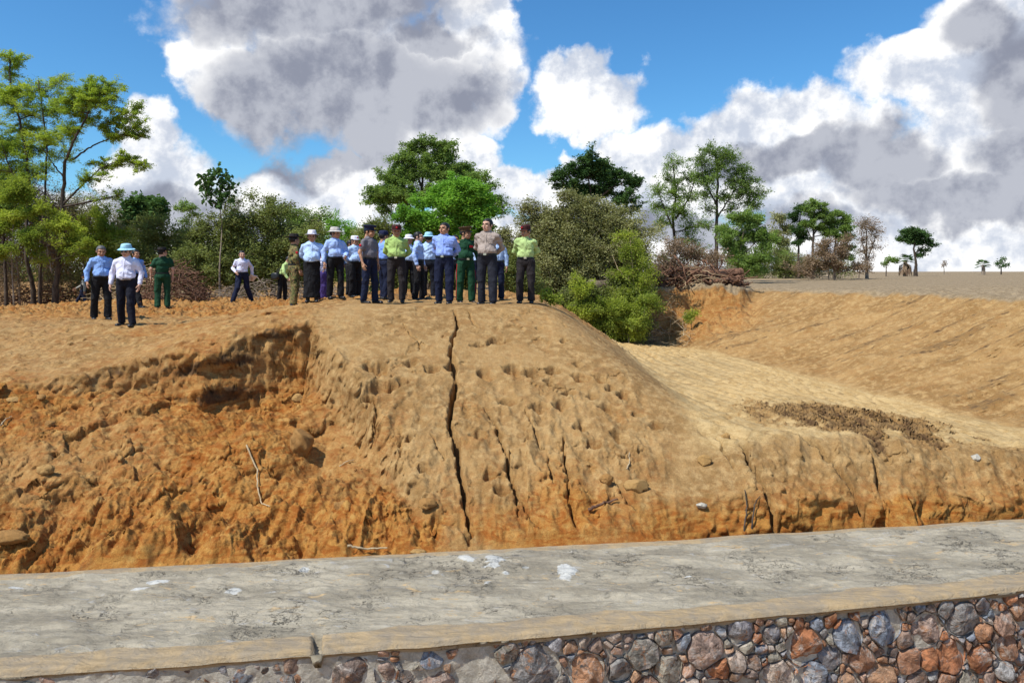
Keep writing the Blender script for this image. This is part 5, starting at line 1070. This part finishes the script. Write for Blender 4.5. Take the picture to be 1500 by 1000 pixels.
            n_ = 28; tt_ = np.arange(n_)/n_*2*pi; vb_ = np.array([[.0965*cos(a)*.95, .012+.0965*sin(a)*1.08, z] for z in (.080, .100) for a in tt_]); q = MB(); q.add(toh(vb_), gridfaces(2, n_, True)); q.build('hat_band', hatm, ho)
    if glasses:
        q = MB()
        for s_ in (-1, 1):
            v_, f_ = lathe([(.021, 0), (.021, .004), (.001, .006)], 14); v_ = v_@rotm(pi/2, 0, 0).T*np.array([1, 1, .8])+np.array([s_*.031, -.098, .012])
            if glasses == 'dark': q.add(toh(v_), f_)
            else: a = np.arange(13)/12*2*pi; tube(q, toh(np.stack([s_*.031+.02*np.cos(a), np.full(13, -.101), .012+.016*np.sin(a)], 1)), .0018, 5)
            tube(q, toh(np.array([[s_*.052, -.096, .018], [s_*.074, -.05, .014], [s_*.08, .01, .006]])), .0022, 5)
        tube(q, toh(np.array([[-.012, -.105, .016], [0, -.109, .018], [.012, -.105, .016]])), .002, 5); q.build('glasses', M_eye, root)
    # badges, straps, bags, papers
    for ex in extras:
        q = MB()
        if ex == 'patch':
            for s_ in (-1, 1):
                S0 = np.array(sh[s_]); e = np.array(el[s_]); c = S0*.62+e*.38; v_, f_ = lathe([(.030, 0), (.030, .004), (.001, .007)], 12); v_ = v_@rotm(0, s_*pi/2, 0).T+c+np.array([s_*.066, 0, 0]); q = MB(); q.add(up(v_)*k, f_); q.build('shoulder_patch', RED(), shirt)
        elif ex == 'epaulette':
            for s_ in (-1, 1):
                q = MB(); v_ = np.array([[s_*(.085+a*.085)*wide, .005+b_*.022, 1.440-.030*a-.002*abs(b_)+dz] for dz in (0, .008) for a in (0, 1) for b_ in (-1, 1)]); q.add(up(v_)*k, np.array([[4, 5, 7, 6], [0, 1, 5, 4], [1, 3, 7, 5], [3, 2, 6, 7], [2, 0, 4, 6]])); q.build('epaulette', GOLD() if 'gold' in extras else NAVH(), shirt, False)
        elif ex == 'ribbons':
            v_ = np.array([[.045+a*.075, -.128-(.012 if dy else 0)+.018*a, 1.26+b_*.05] for dy in (0, 1) for a in (0, 1) for b_ in (0, 1)]); q.add(up(v_)*k, np.array([[4, 6, 7, 5], [0, 4, 5, 1], [2, 3, 7, 6], [1, 5, 7, 3], [0, 2, 6, 4]])); q.build('ribbon_bar', RED(), shirt, False)
        elif ex == 'vest':
            G, o = grid((-.30, -.26, .90), (.30, .26, 1.50), .017); f = un([ell(G, (0, .004, 1.27), (.186*wide, .134, .205)), ell(G, (0, 0, 1.08), (.172*wide, .132, .175)), cap(G, (-.12, .006, 1.39), (.12, .006, 1.39), .070, .070)], .03)
            f = smax(smax(f, .96-G[..., 2], .01), .055-np.abs(G[..., 0])-(G[..., 1] > 0)*9, .01); V, F = surface_nets(f, o, .017); q.add(up(V)*k, F); q.build('vest', DARKV(), root)
        elif ex == 'stripe':
            for s_ in (-1, 1):
                q = MB(); a, b_, c = [np.array(p) for p in leg[s_]]; P_ = [a+np.array([s_*.09, 0, 0]), b_+np.array([s_*.080, 0, 0]), c+np.array([s_*.078, 0, 0])]; tube(q, up(np.array([P_[0], (P_[0]+P_[1])/2+np.array([s_*.006, 0, 0]), P_[1], (P_[1]+P_[2])/2, P_[2]]))*k, .007, 5); q.build('trouser_stripe', RED(), root)
        elif ex in ('papers', 'bag', 'folder'):
            hand_ = np.array(wr[1 if ex != 'folder' else 1]); d = hand_-np.array(el[1]); d /= np.linalg.norm(d); c = hand_+d*.09
            if ex == 'bag':
                G, o = grid((-.2, -.16, -.2), (.2, .16, .2), .018); f = np.maximum(np.maximum(np.abs(G[..., 0])-.085, np.abs(G[..., 1])-.15), np.abs(G[..., 2])-.13); f = smax(f, ell(G, (0, 0, 0), (.12, .19, .17)), .03); V, F = surface_nets(f, o, .018); c = np.array([-.24, .10, .93]); q.add((V)*k, F); bo = q.build('shoulder_bag', M_shoe); q = MB()
                tube(q, (up(np.array([[-.22, .1, 1.05], [-.15, -.10, 1.25], [.02, -.05, 1.46], [.10, .10, 1.42], [0, .13, 1.25], [-.2, .16, 1.05]]))-c)*k, .010, 6); st_ = q.build('strap', M_shoe, bo)
                w_ = np.array([cos(rz)*c[0]-sin(rz)*c[1], sin(rz)*c[0]+cos(rz)*c[1], c[2]])*k+g; bo.location = g+(w_-g)*np.array([1.1, 1.1, 1]); bo.rotation_euler = (0, 0, rz); tag(bo, 'black shoulder bag hanging behind the bending man in the lime shirt', 'bag')
            else:
                th_ = .008; W2, H2 = (.11, .15); A_ = rotm(.9, .35, .4); v_ = np.array([[x_, t2, z_+.05*(x_/W2)**2*0] for t2 in (-th_, th_) for x_ in (-W2, 0, W2) for z_ in (-H2, H2)]); v_[:, 1] += .02*(np.abs(v_[:, 0]) > .05)
                Fq = np.array([[0, 2, 3, 1], [2, 4, 5, 3], [6, 7, 9, 8], [8, 9, 11, 10], [0, 1, 7, 6], [4, 10, 11, 5], [0, 6, 8, 2], [2, 8, 10, 4], [1, 3, 9, 7], [3, 5, 11, 9]]); q.add((v_@A_.T)*k, Fq); bo = q.build('papers', PAPER(), None, False); c = up(c)
                w_ = np.array([cos(rz)*c[0]-sin(rz)*c[1], sin(rz)*c[0]+cos(rz)*c[1], c[2]])*k+g; bo.location = g+(w_-g)*np.array([1.1, 1.1, 1]); bo.rotation_euler = (0, 0, rz)
                tag(bo, 'white sheaf of papers in the hand of the man striding by the thicket' if ex == 'papers' else 'folded white paper held by the half hidden man in purple longyi', 'papers')
    return root
def P_(vf, z=-.66): return FPX*(-z)/(vf-HV)
p = person
p(122, 28.5, 55, 'small figure walking left in a dark vest over pale sleeves and navy trousers', -80, C('stone_cotton', (.42, .42, .38)), NAVY(), 'cap', NAVH(), ('reach', 'swing'), (-1.0, .9), extras=('vest',), lean=-.1)
p(148, 17.3, 108, 'grey-haired man in blue shirt looking down, left behind the sunglasses man', 38, BLUE(), BLACK(), arms=('side', 'bent'), hair=M_hairg, pitch=.28, stride=(.25, -.2), belly=.05)
p(199, 21, 84, 'mostly hidden man striding behind the sunglasses man, only ear and shoe showing', 60, BLUE(), BLACK(), None, None, ('side', 'side'), (-.9, .7))
p(185, 15.45, 121, 'man in pale lilac shirt, light blue sun hat and sunglasses walking forward', 4, WHITE(), C('black_trousers_b', (.008, .009, .018)), 'bucket', LTHAT(), ('side', 'side'), (.35, -.25), skin=M_skin2, pitch=.15, glasses='dark', wide=1.1, belly=.05, stance=.15)
p(238, 20.6, 91, 'officer in dark green short-sleeved uniform and black slouch hat, seen from behind', 205, GREEN(), GREEN(), 'slouch', DKHAT(), ('hang', 'side'), (0, .1), short=True, yaw=-60, extras=('patch', 'epaulette'), skin=M_skin2)
p(355, 24.2, 76, 'smiling man in white shirt striding past the thicket with papers', 12, WHITE(), NAVY(), None, None, ('bent', 'swing'), (-.55, .45), yaw=20, lean=.12, extras=('papers',), skin=M_skin2, stance=.24)
p(413, 24.6, 68, 'small man in lime shirt bending forward behind the camouflaged soldier', 75, LIME(), BLACK(), None, None, ('reach', 'reach'), (.1, -.1), lean=.40, extras=('bag',), skin=M_skin2)
p(431, P_(445, -.72), 108, 'soldier in camouflage uniform with red arm patch and dark hat, turned away', 120, M_camo, M_camo, 'slouch', DKHAT(), ('side', 'side'), (.1, 0), yaw=15, extras=('patch',))
p(472, 19, 74, 'half hidden man in pale shirt and purple longyi behind the white fedora man', 200, WHITE(), PURP(), None, None, ('side', 'hang'), skirt=True, extras=('folder',))
p(457, P_(445, -.71), 107, 'stout man in light blue shirt, white fedora and black longyi', 12, PALE(), BLACK(), 'fedora', WHAT(), ('back', 'side'), belly=.06, wide=1.1, skirt=True)
p(491, P_(443.5, -.69), 105, 'man in pale blue shirt and beige brimmed hat looking right', 32, C('light_blue_cotton', (.36, .50, .84)), BLACK(), 'bucket', BEIGE(), ('side', 'bent'), (.1, -.1), yaw=40, belly=.04)
p(514, 22, 83, 'dark-haired head of a man behind the white cap man', 60, BLUE(), BLACK(), None, None, ('back', 'back'), yaw=20)
p(520, 19.8, 90, 'man in pale shirt and white cap beside the police officer, facing right', 50, PALE(), BLACK(), 'cap', WHAT(), ('back', 'side'), belly=.07, wide=1.05)
p(541, P_(446), 117, 'police officer in grey short-sleeved shirt, navy trousers and peaked cap', 62, GREYS(), NAVY(), 'peak', NAVH(), ('side', 'hang'), (.12, -.12), short=True, yaw=10, pitch=.15, extras=('patch', 'epaulette'), belly=.03)
p(562, 17.8, 101, 'man in blue shirt and dark cap turned away behind the police officer', 130, BLU2(), NAVY(), 'cap', NAVH(), ('front', 'front'), (.1, -.1))
p(581, P_(444), 114, 'man in lime shirt and dark red-fronted cap between two blue shirts, hands behind', 2, C('lime_cotton_b', (.34, .48, .15)), CHAR(), 'cap', MAROON(), ('back', 'back'), belly=.05, wide=1.12, pitch=.12, yaw=8, buckle=True)
p(599, 21, 90, 'man in white bucket hat glimpsed between the lime shirt and a profile', 25, PALE(), BLACK(), 'bucket', WHAT(), ('hang', 'hang'), belly=.06)
p(613, 18.6, 100, 'bareheaded man in blue shirt standing in profile facing right', 80, C('light_blue_cotton'+'', (.36, .50, .84)), BLACK(), None, None, ('side', 'side'), (.1, -.1), skin=M_skin2)
p(628, 19.6, 97, 'man in white shirt and light blue hat with his back to the camera', 178, PALE(), C('dark_navy', (.01, .012, .02)), 'bucket', LTHAT(), ('front', 'front'), wide=1.05)
p(651, P_(446.5), 119, 'bareheaded man in blue shirt standing in front of the light blue hat man', -12, C('periwinkle_cotton', (.26, .38, .82)), NAVY(), None, None, ('back', 'back'), (.1, -.1), yaw=-18, belly=.03, wide=1.06, buckle=True)
p(667, 21, 88, 'man almost hidden between blue shirt man and green general', 10, PALE(), C('dark_navy', (.01, .012, .02)), None, None, ('hang', 'hang'))
p(682, P_(443), 114, 'general in dark green uniform with gold collar, medals and brown peaked cap', 22, GREEN(), GREEN(), 'peak', BRHAT(), ('back', 'side'), (.1, -.1), yaw=45, extras=('gold', 'epaulette', 'ribbons', 'stripe', 'patch'), belly=.04, buckle=True)
p(700, 19.5, 90, 'man glimpsed behind the taupe shirt, between him and the general', 20, PALE(), NAVY(), 'cap', MAROON(), ('back', 'back'))
p(727, 17.6, 97, 'blue-shirted man hidden behind the taupe shirt, his elbow showing at right', 10, PALE(), NAVY(), None, None, ('side', 'hang'), wide=.95)
p(714, P_(446.5), 126, 'tall man in taupe shirt and spectacles, hands behind, gazing left', -14, TAUPE(), C('slate_trousers', (.018, .020, .030)), None, None, ('back', 'back'), (.1, -.1), skin=M_skin2, yaw=-16, belly=.06, wide=1.12, glasses='rim', buckle=True)
p(770, P_(444.5), 115, 'man in lime shirt standing alone at the right end of the group', -6, LIME(), CHAR(), 'cap', MAROON(), ('back', 'back'), yaw=-35, pitch=.12, buckle=True, wide=1.02)
